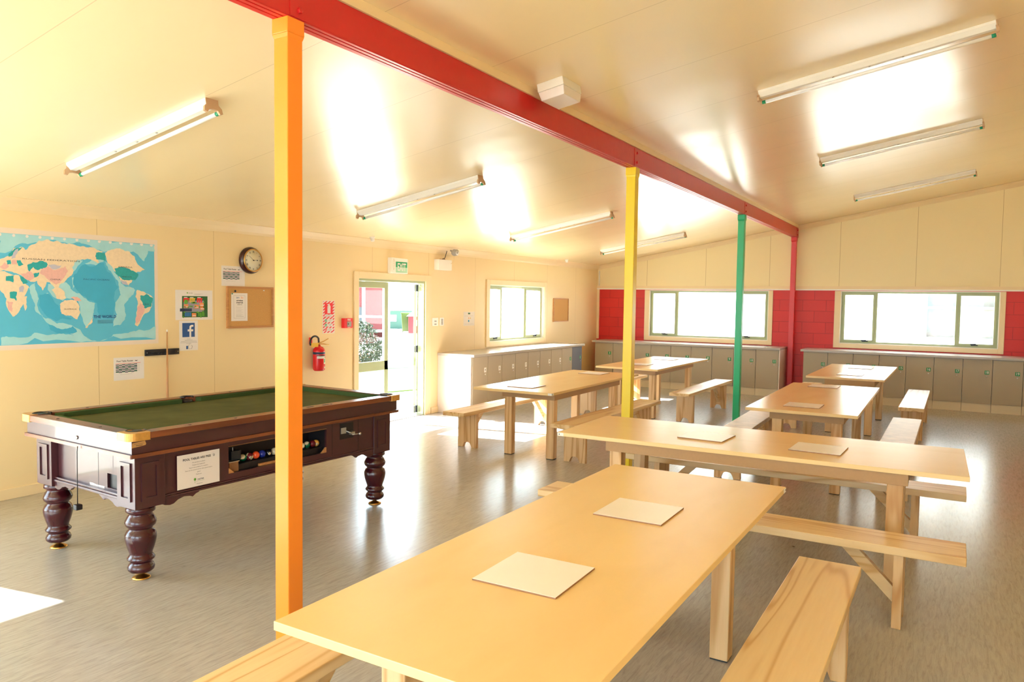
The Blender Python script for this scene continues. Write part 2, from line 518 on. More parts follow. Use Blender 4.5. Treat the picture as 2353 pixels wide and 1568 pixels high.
def tag(o, label, cat, group=None, kind=None):
    o['label'] = label; o['category'] = cat
    if group: o['group'] = group
    if kind: o['kind'] = kind
    return o
def thing(name, label, cat, loc=(0, 0, 0), rotz=0.0, group=None, M4=None):
    o = bpy.data.objects.new(name, None)
    o.empty_display_size = 0.1
    COL.objects.link(o)
    if M4 is not None: o.matrix_world = M4
    else:
        o.location = loc; o.rotation_euler = (0, 0, rotz)
    return tag(o, label, cat, group)
def struct(o):
    o['kind'] = 'structure'
    return o

# frames whose local axes are (right, up, out of the wall)
def left_frame(y, z, out=0.0):   # wall at XW seen from inside
    return Matrix(((0, 0, 1, XW+out), (1, 0, 0, y), (0, 1, 0, z), (0, 0, 0, 1)))
def back_frame(x, z, out=0.0):
    return Matrix(((1, 0, 0, x), (0, 0, -1, YB-out), (0, 1, 0, z), (0, 0, 0, 1)))

# ------------------------------------------------------------------ room shell
MB().box(XW-0.15, XR+0.15, YF-0.15, YB+0.2, -0.1, 0, 'floor').build('floor')['kind'] = 'structure'

def cells(a0, a1, b0, b1, holes):
    us = sorted({a0, a1, *[h[0] for h in holes], *[h[1] for h in holes]})
    vs = sorted({b0, b1, *[h[2] for h in holes], *[h[3] for h in holes]})
    for i in range(len(us)-1):
        for j in range(len(vs)-1):
            cu, cv = (us[i]+us[i+1])/2, (vs[j]+vs[j+1])/2
            if any(h[0] < cu < h[1] and h[2] < cv < h[3] for h in holes): continue
            yield us[i], us[i+1], vs[j], vs[j+1]

LW_HOLES = [(7.263, 8.675, -1, 1.958), (10.42, 12.32, 1.0, 1.955), (-0.35, 1.79, 0.06, 1.955), (-2.6, -1.0, 1.0, 1.955)]
b = MB()
for a0, a1, c0_, c1_ in cells(YF-0.15, YB+0.2, 0, zc(XW)+0.0, [(h[0], h[1], max(0, h[2]), h[3]) for h in LW_HOLES]):
    b.box(XW-0.14, XW, a0, a1, c0_, c1_, 'wall_l')
struct(b.build('wall_left'))
BW_HOLES = [(-5.48, -3.09, 0.995, 1.955), (-1.823, 0.612, 1.0, 1.955)]
b = MB()
for a0, a1, c0_, c1_ in cells(XW, XR, 0, 2.0, BW_HOLES):
    b.box(a0, a1, YB, YB+0.19, c0_, c1_, 'block')
b.hexa([(XW, YB, 2.0), (XR, YB, 2.0), (XR, YB+0.19, 2.0), (XW, YB+0.19, 2.0)],
       [(XW, YB, zc(XW)), (XR, YB, zc(XR)), (XR, YB+0.19, zc(XR)), (XW, YB+0.19, zc(XW))], 'wall_b')
struct(b.build('wall_back'))
RW_HOLES = [(-2.4, -1.0, 1.2, 2.2)]
b = MB()
for a0, a1, c0_, c1_ in cells(YF-0.15, YB+0.2, 0, zc(XR), RW_HOLES):
    b.box(XR, XR+0.15, a0, a1, c0_, c1_, 'wall_l')
struct(b.build('wall_right'))
FW_HOLES = [(-6.0, -2.9, 0.3, 2.3), (-2.1, 0.9, 0.3, 2.43)]
b = MB()
for a0, a1, c0_, c1_ in cells(XW, XR, 0, 2.44, FW_HOLES):
    if c1_ < 2.43: b.box(a0, a1, YF-0.15, YF, c0_, c1_, 'wall_b')
    else: b.hexa([(a0, YF-0.15, c0_), (a1, YF-0.15, c0_), (a1, YF, c0_), (a0, YF, c0_)],
                 [(a0, YF-0.15, zc(a0)), (a1, YF-0.15, zc(a1)), (a1, YF, zc(a1)), (a0, YF, zc(a0))], 'wall_b')
struct(b.build('wall_front'))
b = MB()
x0, x1, y0, y1 = XW-0.5, XR+0.5, YF-0.5, YB+0.6
b.hexa([(x0, y0, zc(x0)), (x1, y0, zc(x1)), (x1, y1, zc(x1)), (x0, y1, zc(x0))],
       [(x0, y0, zc(x0)+0.12), (x1, y0, zc(x1)+0.12), (x1, y1, zc(x1)+0.12), (x0, y1, zc(x0)+0.12)], 'ceil')
struct(b.build('ceiling'))

# cornices, baseboards, rails
cove = [(0, 0), (0, -0.085), (0.010, -0.085), (0.022, -0.060), (0.045, -0.030), (0.085, -0.004), (0.085, 0.012), (0, 0)][:-1]
b = MB()
b.prism([(p[0], p[1]) for p in cove], 0, YB-YF, 'trim', P=lambda x, y, z: (XW+x, YF+z, zc(XW)+y+(SL*x if y > -0.01 else 0)-0.002))
struct(b.build('trim_1'))
b = MB()
n = 2
L_ = XR-XW
b.prism([(p[0]*0.8, p[1]) for p in cove], 0, L_, 'trim', P=lambda x, y, z: (XW+z, YB-x, zc(XW+z)+min(y, 0)-0.002))
struct(b.build('trim_2'))
b = MB()
b.box(XW+0.001, XR, YB-0.022, YB-0.001, 1.985, 2.04, 'trim').box(XW+0.001, XR, YB-0.03, YB-0.001, 1.962, 1.985, 'white')
struct(b.build('trim_3'))
struct(MB().box(XW+0.001, XW+0.055, YB-0.02, YB-0.001, 0.905, 1.962, 'trim').build('trim_4'))
for nme, (a0, a1) in {'baseboard_left': (YF, 7.17), 'baseboard_hall': (8.83, 9.0)}.items():
    struct(MB().box(XW+0.001, XW+0.016, a0, a1, 0.0, 0.09, 'trim').build('baseboard_left', bevel=0.003))
b = MB().tube([(XW+0.045, YB-0.016, 2.045), (XW+0.045, YB-0.016, 2.36)], 0.012, 'white')
tag(b.build('conduit'), 'short white vertical conduit in the far left corner above the red blockwork', 'pipe')

# ------------------------------------------------------------------ windows and door
def window(name, F, w, h, mull, sashes, handles, trim_top=True, depth=0.07, proud=0.018):
    """F: frame with origin at the opening's lower left corner"""
    r = bpy.data.objects.new(name, None); COL.objects.link(r); r.matrix_world = F; r['kind'] = 'structure'
    t = MB()
    tw = 0.1
    top = h+(tw*0.85 if trim_top else 0)
    t.box(-tw, 0, -tw*0.8, top, 0.001, proud, 'trim').box(w, w+tw*0.8, -tw*0.8, top, 0.001, proud, 'trim')
    t.box(0, w, -tw*0.8, 0, 0.001, proud, 'trim')
    if trim_top: t.box(0, w, h, h+tw*0.85, 0.001, proud, 'trim')
    t.build('trim', r, bevel=0.003)
    l = MB()
    l.box(0, w, 0, 0.012, -depth, 0.0, 'white').box(0, 0.012, 0.012, h, -depth, 0.0, 'white').box(w-0.012, w, 0.012, h, -depth, 0.0, 'white').box(0.012, w-0.012, h-0.012, h, -depth, 0, 'white')
    l.build('reveal', r)
    f = MB()
    e = 0.012; a = 0.03; z0, z1 = -depth-0.03, -depth+0.02
    f.box(e, w-e, e, e+a, z0, z1, 'sage').box(e, w-e, h-e-a, h-e, z0, z1, 'sage').box(e, e+a, e+a, h-e-a, z0, z1, 'sage').box(w-e-a, w-e, e+a, h-e-a, z0, z1, 'sage')
    for m0 in mull: f.box(m0-0.02, m0+0.02, e+a, h-e-a, z0, z1, 'sage')
    f.build('window_frame', r, bevel=0.002)
    edges = [e+a]+[q for m0 in mull for q in (m0-0.02, m0+0.02)]+[w-e-a]
    for i in range(len(mull)+1):
        u0, u1 = edges[2*i], edges[2*i+1]
        if i in sashes:
            s_ = MB(); q = 0.03; v0, v1 = e+a, h-e-a
            s_.box(u0, u1, v0, v0+q, z0, z1+0.012, 'sage').box(u0, u1, v1-q, v1, z0, z1+0.012, 'sage').box(u0, u0+q, v0+q, v1-q, z0, z1+0.012, 'sage').box(u1-q, u1, v0+q, v1-q, z0, z1+0.012, 'sage')
            so = s_.build('sash', r, bevel=0.002)
            MB().box(u0+q, u1-q, v0+q, v1-q, -depth-0.008, -depth-0.003, 'glass').build('pane', so)
        else:
            MB().box(u0, u1, e+a, h-e-a, -depth-0.008, -depth-0.003, 'glass').build('pane', r)
    for hx in handles:
        k = MB()
        k.box(hx-0.05, hx+0.05, e+0.03, e+0.045, z1+0.012, z1+0.03, 'black')
        k.tube([(hx, e+0.045, z1+0.03), (hx+0.02, e+0.06, z1+0.05), (hx-0.06, e+0.055, z1+0.055)], 0.008, 'black')
        k.build('window_latch', r)
    return r
window('window_1', left_frame(10.42, 1.0), 1.90, 0.955, [0.46, 1.26], [0, 2], [0.25, 1.62])
window('window_2', back_frame(-5.48, 0.995), 2.39, 0.96, [0.582, 1.80], [0, 2], [0.34, 2.0], trim_top=False)
window('window_3', back_frame(-1.823, 1.0), 2.435, 0.955, [0.582, 1.83], [0, 2], [0.42, 2.1], trim_top=False)
window('window_4', left_frame(-0.35, 0.06), 2.14, 1.895, [1.05], [], [])
window('fill_window_5', left_frame(-2.6, 1.0), 1.6, 0.955, [0.8], [], [])  # unseen window behind the camera, added to let in more fill light
def right_frame(y, z): return Matrix(((0, 0, -1, XR), (-1, 0, 0, y), (0, 1, 0, z), (0, 0, 0, 1)))
def front_frame(x, z): return Matrix(((-1, 0, 0, x), (0, 0, 1, YF), (0, 1, 0, z), (0, 0, 0, 1)))
window('fill_window_6', right_frame(-1.0, 1.2), 1.4, 1.0, [0.7], [], [])  # small unseen opening, added for fill from the right
window('fill_window_7', front_frame(-2.9, 0.3), 3.1, 2.0, [1.0, 2.1], [], [])  # unseen front glazing, added and made large to brighten faces towards the camera
window('fill_window_8', front_frame(0.9, 0.3), 3.0, 2.13, [1.0, 2.0], [], [])  # second unseen front opening, also added as fill light

# door
F = left_frame(7.263, 0)
door = bpy.data.objects.new('door_1', None); COL.objects.link(door); door.matrix_world = F; door['kind'] = 'structure'
W_, H_ = 1.412, 1.958
t = MB()
t.box(-0.085, 0, 0, H_+0.087, 0.001, 0.02, 'trim').box(W_, W_+0.135, 0, H_+0.087, 0.001, 0.02, 'trim').box(0, W_, H_, H_+0.087, 0.001, 0.02, 'trim')
t.build('trim', door, bevel=0.003)
t = MB()
t.box(0, W_, H_-0.03, H_, -0.12, 0.0, 'sage').box(0, 0.012, 0, H_-0.03, -0.12, 0.0, 'white').box(W_-0.022, W_, 0, H_-0.03, -0.12, 0.0, 'sage')
t.box(0, W_, 0, 0.015, -0.12, -0.01, 'steel')
t.build('door_frame', door, bevel=0.002)
def leaf(parent, w, mirror=False):
    l = MB(); q = 0.075
    l.box(0, w, H_-0.115, H_-0.035, -0.02, 0.02, 'sage').box(0, w, 0.02, 0.12, -0.02, 0.02, 'sage').box(0, w, 0.725, 0.85, -0.02, 0.02, 'sage')
    l.box(0, q*0.35 if not mirror else q, 0.12, H_-0.115, -0.02, 0.02, 'sage').box(w-q, w, 0.12, H_-0.115, -0.02, 0.02, 'sage')
    lo = l.build('door_leaf', parent, bevel=0.002)
    MB().box(0.03, w-q, 0.85, H_-0.115, -0.004, 0.002, 'glass').box(0.03, w-q, 0.12, 0.725, -0.004, 0.002, 'glass').build('pane', lo)
    return lo
lf = leaf(door, 0.635); lf.location = (0.012, 0, -0.06)
lf2 = leaf(door, 0.71, True)
# hinged at the right jamb, swung outwards
lf2.location = (W_-0.06, 0, -0.13)
lf2.rotation_euler = (0, math.radians(38.5), 0)
for hz in (1.86, 0.97, 0.09):
    h = MB()
    h.box(W_-0.14, W_-0.10, hz-0.045, hz+0.045, -0.105, -0.085, 'steel').box(W_-0.075, W_-0.045, hz-0.05, hz+0.05, -0.105, -0.085, 'black')
    h.tube([(W_-0.09, hz-0.05, -0.095), (W_-0.09, hz+0.05, -0.095)], 0.009, 'black')
    for k in range(5): h.box(W_-0.135, W_-0.12, hz-0.04+k*0.018, hz-0.03+k*0.018, -0.086, -0.08, 'black')
    h.build('hinge', door)

# portals help the renderer find the sky through the openings
def portal(F, w, h):
    l = bpy.data.lights.new('window_daylight', 'AREA')
    l.shape = 'RECTANGLE'; l.size = w; l.size_y = h
    l.cycles.is_portal = True
    o = bpy.data.objects.new('window_daylight', l); COL.objects.link(o)
    o.matrix_world = F @ Matrix.Translation((w/2, h/2, -0.17)) @ Matrix.Rotation(PI, 4, 'X')
    o.matrix_world = F @ Matrix.Translation((w/2, h/2, -0.17)) @ Matrix.Rotation(PI, 4, 'Y')
for F_, w_, h_ in ((left_frame(7.263, 0), 1.41, 1.95), (left_frame(10.42, 1.0), 1.9, 0.955), (left_frame(-0.35, 0.06), 2.14, 1.895), (left_frame(-2.6, 1.0), 1.6, 0.955),
                   (back_frame(-5.48, 0.995), 2.39, 0.96), (back_frame(-1.823, 1.0), 2.435, 0.955), (right_frame(-1.0, 1.2), 1.4, 1.0),
                   (front_frame(-2.9, 0.3), 3.1, 2.0), (front_frame(0.9, 0.3), 3.0, 2.13)):
    portal(F_, w_, h_)

# ------------------------------------------------------------------ beam and posts
b = MB()
b.box(XB-0.095, XB, YF+0.002, YB-0.002, 2.944, 3.117, 'beam')
bo = thing('roof_beam', 'long red roof beam running down the room on four coloured posts', 'beam', (XB, YB-0.002, 2.944))
bb = MB(Matrix.Translation((-XB, -(YB-0.002), -2.944)))
L0 = YF+0.002
bb.box(XB-0.095, XB, L0, YB-0.002, 2.950, 3.117, 'beam').box(XB-0.095, XB-0.062, L0, YB-0.002, 2.944, 2.950, 'beam').box(XB-0.055, XB-0.030, L0, YB-0.002, 2.944, 2.950, 'beam').box(XB-0.022, XB, L0, YB-0.002, 2.944, 2.950, 'beam')
bb.build('beam', bo, bevel=0.002)
for y in (2.383, 6.49, 10.62, 14.55):
    s_ = MB(Matrix.Translation((-XB, -(YB-0.002), -2.944)))
    s_.box(XB, XB+0.004, y-0.004, y+0.09, 2.95, 3.11, 'beam')
    for zz in (2.985, 3.07):
        s_.lathe([(0.014, 0), (0.014, 0.009), (0.010, 0.012)], 'beam', (XB+0.004, y+0.05, zz), n=6, axis='x', smooth=False)
    s_.build('splice_plate', bo)
struct(MB().hexa([(XB-0.10, YF+0.002, 3.118), (XB+0.012, YF+0.002, 3.118), (XB+0.012, YB-0.09, 3.118), (XB-0.10, YB-0.09, 3.118)],
                 [(XB-0.10, YF+0.002, zc(XB-0.10)), (XB+0.012, YF+0.002, zc(XB+0.012)), (XB+0.012, YB-0.09, zc(XB+0.012)), (XB-0.10, YB-0.09, zc(XB-0.10))], 'trim').build('trim_5'))
def post(y, mat, label, w=0.088):
    o = thing('post', label, 'post', (XB-w/2-0.002, y+w/2, 0))
    MB().box(-w/2, w/2, -w/2, w/2, 0.006, 2.86, mat).build('shaft', o, bevel=0.004)
    c = w/2+0.006
    k = MB()
    k.box(-c, c, -c, c, 2.875, 2.9435, mat)
    k.hexa([(-w/2, -w/2, 2.855), (w/2, -w/2, 2.855), (w/2, w/2, 2.855), (-w/2, w/2, 2.855)], [(-c, -c, 2.875), (c, -c, 2.875), (c, c, 2.875), (-c, c, 2.875)], mat)
    k.build('cap', o, bevel=0.003)
    k = MB(); k.box(-0.07, 0.07, -0.07, 0.07, 0, 0.006, mat)
    for sx in (-1, 1):
        for sy in (-1, 1): k.lathe([(0.008, 0.006), (0.008, 0.014)], 'steel', (sx*0.057, sy*0.057, 0), n=6)
    k.build('base_plate', o)
post(2.369, 'orange', 'orange square post, nearest of all, holding the red beam beside the pool table')
post(6.525, 'yellow', 'bright yellow square post holding the red beam behind the long wide-set table')
post(10.635, 'emerald', 'emerald green square post holding the red beam in front of the far window')
post(14.56, 'redpost', 'red square post against the red block wall under the beam end')

# ------------------------------------------------------------------ ceiling fittings
RXC = math.atan(SL)
def ceil_frame(x, y):
    c, s_ = math.cos(RXC), math.sin(RXC)
    # local x up the slope, local z pointing down into the room
    return Matrix(((c, 0, s_, x), (0, -1, 0, y), (s_, 0, -c, zc(x)), (0, 0, 0, 1)))
def batten(x, y, label, tube_side=-1, L=1.58):
    o = thing('ceiling_light', label, 'light', group=None, M4=ceil_frame(x, y))
    prof = [(-0.045, 0.0), (0.045, 0.0), (0.045, 0.018), (0.022, 0.052), (-0.022, 0.052), (-0.045, 0.018)]
    MB().prism(prof, -L/2, L/2, 'white', P=lambda a, b_, z: (z, a, b_)).build('batten', o, bevel=0.002)
    for s_ in (-1, 1):
        k = MB()
        for t in (-1, 1):
            k.prism([(t*0.0, 0.045), (t*0.035, 0.03), (t*0.062, 0.055), (t*0.066, 0.085), (t*0.045, 0.092), (t*0.03, 0.07), (0, 0.065)][::t],
                    0, 0.016, 'tan', P=lambda a, b_, z, s_=s_: (s_*(L/2-0.004)+s_*z, a, b_))
        k.box(s_*(L/2), s_*(L/2+0.006), -0.045, 0.045, 0.0, 0.055, 'tan')
        k.build('lamp_holder', o)
    t = MB()
    t.tube([(-L/2+0.03, tube_side*0.05, 0.075), (L/2-0.03, tube_side*0.05, 0.075)], 0.0135, 'tube', n=14)
    for s_ in (-1, 1): t.tube([(s_*(L/2-0.03), tube_side*0.05, 0.075), (s_*(L/2-0.002), tube_side*0.05, 0.075)], 0.0142, 'green', n=14)
    t.build('tube', o)
    for q in (-0.25, 0.0, 0.22): MB().lathe([(0.008, 0.052), (0.008, 0.055)], 'grey', (q, 0, 0), n=10).build('screw', o)
batten(-4.80, 3.06, 'single tube ceiling batten above the pool table, nearest of the left row')
batten(-4.83, 6.14, 'single tube ceiling batten over the gap between pool table and exit door')
batten(-4.83, 9.36, 'single tube ceiling batten third along the left row, beside the yellow post')
batten(-4.85, 12.58, 'single tube ceiling batten farthest down the left row near the gable')
batten(-0.63, 6.12, 'single tube ceiling batten nearest of the right row, largest in the photo')
batten(-0.63, 9.2, 'single tube ceiling batten in the middle of the right row')
batten(-0.63, 12.5, 'single tube ceiling batten farthest of the right row above the far window')

o = thing('emergency_light', 'white box emergency light with clear diffuser on ceiling beside red beam', 'light', M4=ceil_frame(-2.43, 4.66))
MB().box(-0.10, 0.10, -0.14, 0.14, 0.0, 0.058, 'white').build('housing', o, bevel=0.004)
MB().hexa([(-0.098, -0.138, 0.059), (0.098, -0.138, 0.059), (0.098, 0.138, 0.059), (-0.098, 0.138, 0.059)],
          [(-0.088, -0.125, 0.118), (0.088, -0.125, 0.118), (0.088, 0.125, 0.118), (-0.088, 0.125, 0.118)], 'elight').build('diffuser', o, bevel=0.004)
for (x, y, lb) in ((-6.50, 7.35, 'small round white smoke detector on ceiling edge left of the exit sign'), (-6.47, 12.85, 'tiny white smoke detector on ceiling edge near the far left corner')):
    o = thing('smoke_detector', lb, 'smoke detector', M4=ceil_frame(x, y))
    MB().lathe([(0.035, 0), (0.035, 0.012), (0.026, 0.016), (0.026, 0.05), (0.018, 0.058)], 'white').build('detector', o)

# ------------------------------------------------------------------ lockers and worktops
def number_label(mb, txt, cx, cz, y, green=True, s=0.062):
    if green: mb.rect(cx-s/2, cx+s/2, cz-s/2, cz+s/2, y, 'labelgreen')
    else: mb.rect(cx-0.030, cx+0.030, cz-0.036, cz+0.036, y, 'white')
    mb.text(txt, cx, cz, y+0.0008, s*0.95 if green else s*0.7, 'paper' if green else 'ink', sx=0.85 if len(txt) > 1 else 1.0, bold=0.0012)
def locker(F, w, num, label, side='l', green=True, mat='laminate', depth=0.6, knob=True):
    """F: frame at the unit's front lower left, z out of the front"""
    r = thing('locker', label, 'locker', M4=F)
    c = MB()
    g = 0.002
    c.box(g, w-g, 0.145, 0.858, -depth, -0.019, 'carcase').box(g, w-g, 0.0, 0.145, -depth, -0.02, 'kick')
    c.build('body', r)
    d = MB()
    d.box(0.0035, w-0.0035, 0.143, 0.852, -0.018, 0.0, mat)
    do = d.build('door', r, bevel=0.0015)
    if num:
        n_ = MB(); number_label(n_, num, w-0.075 if side == 'l' else 0.075, 0.650, 0.0012, green)
        n_.build('number_label', do)
    k = MB().lathe([(0.011, 0.0), (0.011, 0.005), (0.008, 0.009)], 'steel' if green else 'white', (w-0.075, 0.585, 0), n=12)
    k.build('lock', do)
    return r
YL = 14.11
ORD = ['first', 'second', 'third', 'fourth', 'fifth', 'sixth', 'seventh', 'eighth', 'ninth']
for i in range(9):
    x = -6.41+i*0.4065
    locker(back_frame(x, 0, YB-YL), 0.4065, str(i+3), '%s locker from the left corner, taupe, below the far left-hand window, green %d' % (ORD[i], i+3))
for i in range(9):
    x = -2.33+i*0.4085
    locker(back_frame(x, 0, YB-YL), 0.4085, str(i+12) if i < 8 else '', ('%s locker right of the red post, taupe with green label %d' % (ORD[i], i+12)) if i < 8 else 'unnumbered taupe locker at the right end beyond number 19')
names = ['4', '5', '6', '7', '8', '9', '10', '1', '2']
XL = -6.04
for i in range(9):
    y = 9.02+i*0.41
    g = i >= 7
    locker(left_frame(y, 0, XL-XW), 0.41, names[i],
           ('%s left-wall locker from the exit door, taupe with %s label %s' % (ORD[i], 'green' if g else 'white', names[i])) if i < 8 else 'dark slate locker door with green number 2 on left wall',
           green=g, mat='laminate' if i < 8 else 'darklam')
def worktop(x0, x1, y0, y1, label):
    o = thing('worktop', label, 'worktop', ((x0+x1)/2, (y0+y1)/2, 0.86))
    dx, dy = (x1-x0)/2, (y1-y0)/2
    MB().box(-dx, dx, -dy, dy, 0.0, 0.04, 'worktop').build('top', o, bevel=0.005)
worktop(-6.46, -2.722, YL-0.045, YB-0.003, 'speckled grey worktop over lockers 3 to 11 below the far window')
worktop(-2.375, 1.40, YL-0.045, YB-0.003, 'speckled grey worktop over lockers 12 to 19 right of the red post')
worktop(XW+0.003, XL+0.045, 8.985, 12.74, 'pale grey worktop over the left wall lockers beside the exit door')
o = MB().box(XW+0.004, XL-0.02, 9.0, 9.018, 0.0, 0.859, 'carcase').build('end_panel')
tag(o, 'plain white end panel closing the left wall lockers beside the door', 'panel')
o = MB().box(-2.749, -2.73, YL+0.0, YB-0.004, 0.0, 0.859, 'carcase').build('end_panel')
tag(o, 'pale pinkish end panel beside locker 11 next to the red post', 'panel')

# ------------------------------------------------------------------ dining tables
def dining_table(cx, cy, rot, L, W, frame, label, n_top=0.741, plate=None):
    """local x runs along the table; frame = local x0,x1,y0,y1 of the apron"""
    o = thing('dining_table', label, 'table', (cx, cy, 0), rot)
    th = 0.028
    t = MB(); t.box(-L/2, L/2, -W/2, W/2, n_top-th, n_top, 'mdf')
    t.build('tabletop', o, bevel=0.002)
    if plate:
        p = MB(); px, py = plate[0]*L/2, plate[1]*W/2
        p.box(px-plate[0]*0.045, px+plate[0]*0.0015, py-plate[1]*0.002, py+plate[1]*0.0015, n_top-th+0.002, n_top-0.003, 'white')
        p.box(px-plate[0]*0.002, px+plate[0]*0.0015, py-plate[1]*0.045, py, n_top-th+0.002, n_top-0.003, 'white')
        p.lathe([(0.004, plate[1]*(W/2+0.0015)), (0.004, plate[1]*(W/2+0.003))][::int(plate[1])], 'ink', (px-plate[0]*0.012, 0, n_top-th/2), axis='y', n=10)
        p.build('corner_plate', o)
    x0, x1, y0, y1 = frame
    z0, z1 = 0.643, n_top-th
    a = MB()
    q = 0.018
    a.box(x0, x1, y0, y0+q, z0, z1, 'apron').box(x0, x1, y1-q, y1, z0, z1, 'apron').box(x0, x0+q, y0+q, y1-q, z0, z1, 'apron').box(x1-q, x1, y0+q, y1-q, z0, z1, 'apron')
    a.build('apron', o, bevel=0.001)
    for sx in (0, 1):
        for sy in (0, 1):
            lx0 = x0+0.024 if sx == 0 else x1-0.024-0.088
            ly0 = y0+q+0.001 if sy == 0 else y1-q-0.001-0.088
            l = MB(); l.box(lx0, lx0+0.088, ly0, ly0+0.088, 0.006, z1-0.001, 'pinez')
            lo = l.build('leg', o, bevel=0.004)
            MB().box(lx0+0.003, lx0+0.085, ly0+0.003, ly0+0.085, 0, 0.006, 'pad').build('foot_pad', lo)
    return o
def fr(cx, cy, rot90, xa, xb, ya, yb):
    """world apron rectangle to the table's local frame"""
    if rot90: return (ya-cy, yb-cy, -(xb-cx), -(xa-cx))
    return (xa-cx, xb-cx, ya-cy, yb-cy)
H90 = PI/2
dining_table(-1.218, 2.779, H90, 2.566, 0.966, fr(-1.218, 2.779, True, -1.44, -0.845, 1.63, 3.59), 'long varnished board dining table nearest the camera, filling the foreground', plate=(1, -1))
dining_table(-1.197, 5.330, 0.024, 2.575, 0.955, fr(-1.197, 5.330, False, -2.115, -0.215, 4.87, 5.50), 'long dining table set crosswise between the foreground table and the yellow post', plate=(-1, -1))
dining_table(-1.195, 8.325, H90+0.015, 2.60, 0.955, fr(-1.195, 8.325, True, -1.47, -0.835, 7.12, 9.10), 'dining table behind the crosswise one, right of the green post')
dining_table(-4.078, 8.090, H90+0.018, 2.575, 0.965, fr(-4.078, 8.090, True, -4.285, -3.641, 6.962, 8.82), 'dining table left of the yellow post, nearest the exit door', plate=(-1, -1))
dining_table(-4.117, 11.42, H90, 2.50, 0.965, fr(-4.117, 11.42, True, -4.36, -3.71, 10.29, 12.10), 'dining table behind the yellow post near lockers 5 to 8')
dining_table(-1.238, 11.86, H90, 2.43, 0.955, fr(-1.238, 11.86, True, -1.475, -0.875, 10.62, 12.34), 'farthest dining table, in front of lockers 12 to 15')

def placemat(x, y, rot, label, s=0.318):
    o = MB()
    o.box(-s/2, s/2, -s/2, s/2, 0, 0.0055, 'matedge').box(-s/2+0.0005, s/2-0.0005, -s/2+0.0005, s/2-0.0005, 0.0055, 0.0065, 'mat')
    tag(o.build('placemat', loc=(x, y, 0.7413), rotz=rot), label, 'placemat')
for x, y, r_, lb in ((-1.232, 2.245, 0.02, 'square white placemat on the foreground table, nearer of its two'),
                     (-1.212, 3.19, 0.01, 'square white placemat on the foreground table, farther of its two'),
                     (-1.505, 5.27, -0.05, 'square white placemat on the crosswise table, left of its two'),
                     (-0.752, 5.255, -0.03, 'square white placemat on the crosswise table, right of its two'),
                     (-1.21, 7.447, 0.0, 'square pale placemat near the front of the table behind the crosswise one'),
                     (-1.30, 9.35, 0.0, 'square pale placemat at the back of the table behind the crosswise one'),
                     (-4.10, 7.21, 0.01, 'square white placemat at the door end of the table left of the yellow post'),
                     (-4.122, 9.065, 0.0, 'square white placemat at the far end of the table left of the yellow post'),
                     (-4.15, 10.82, 0.0, 'square placemat partly behind the yellow post on the table beyond it'),
                     (-4.17, 12.08, 0.0, 'square white placemat at the locker end of the table beyond the yellow post'),
                     (-1.222, 11.18, 0.0, 'thin pale placemat nearer the camera on the farthest dining table'),
                     (-1.22, 12.44, 0.0, 'thin pale placemat near the lockers on the farthest dining table')):
    placemat(x, y, r_, lb)

# ------------------------------------------------------------------ benches
def bench(cx, cy, rot, L, label, W=0.285, inset=0.28, zs=0.44, seat='pine'):
    o = thing('bench', label, 'bench', (cx, cy, 0), rot)
    th = 0.045
    MB().box(-L/2, L/2, -W/2, W/2, zs-th, zs, seat).build('seat', o, bevel=0.004)
    wl = 0.125
    prof = [(-wl, 0.0), (-0.062, 0.0), (-0.048, 0.035), (-0.034, 0.055), (-0.012, 0.062), (0.012, 0.062), (0.034, 0.055), (0.048, 0.035), (0.062, 0.0), (wl, 0.0), (wl, zs-th-0.001), (-wl, zs-th-0.001)]
    for s_ in (-1, 1):
        xo = s_*(L/2-inset)
        l = MB()
        l.prism(prof, 0, 0.045, 'pinez', P=lambda a, b_, z, s_=s_, xo=xo: (xo-s_*0.045+s_*z if s_ > 0 else xo+0.045-z, a, b_))
        l.build('leg', o, bevel=0.003)
        b_ = MB()
        xi = xo-s_*0.046
        pr_ = [(0, 0.10), (0, 0.185), (0.21, zs-th-0.001), (0.285, zs-th-0.001), (0.285, zs-th-0.012)]
        b_.prism([(xi-s_*p[0], p[1]) for p in pr_], -0.022, 0.022, 'pine', P=lambda a, c, z: (a, z, c))
        b_.build('brace', o, bevel=0.002)
    return o
bench(-1.98, 2.68, H90+0.02, 2.42, 'pine bench left of the foreground table, cut by the lower picture edge')
bench(-0.488, 2.69, H90, 2.42, 'pine bench right of the foreground table in the lower right')
bench(-1.133, 4.46, 0.0, 2.45, 'pine bench on the near side of the crosswise table, its right half exposed')
bench(-1.127, 5.915, 0.0, 2.465, 'pine bench on the far side of the crosswise table, mostly hidden')
bench(-4.79, 7.98, H90, 2.42, 'pine bench between the left wall lockers and the table by the exit door')
bench(-3.385, 7.955, H90-0.02, 2.42, 'pine bench running behind the yellow post, right of the table by the exit')
bench(-4.72, 11.1, H90, 2.42, 'pine bench half hidden behind the table near lockers 5 to 8')
bench(-3.27, 11.20, H90, 2.32, 'sunlit pine bench left of the green post, in front of lockers 9 and 10')
bench(-1.885, 8.17, H90+0.03, 2.42, 'worn pale bench left of the table behind the crosswise one', inset=0.27, seat='pineworn')
bench(-0.428, 8.19, H90+0.0, 2.42, 'worn stained bench right of the table behind the crosswise one', seat='pineworn')
bench(-0.437, 11.55, H90, 2.34, 'pine bench right of the farthest table, before lockers 15 and 16')
bench(-1.955, 11.62, H90, 2.42, 'pine bench mostly hidden on the left side of the farthest table')

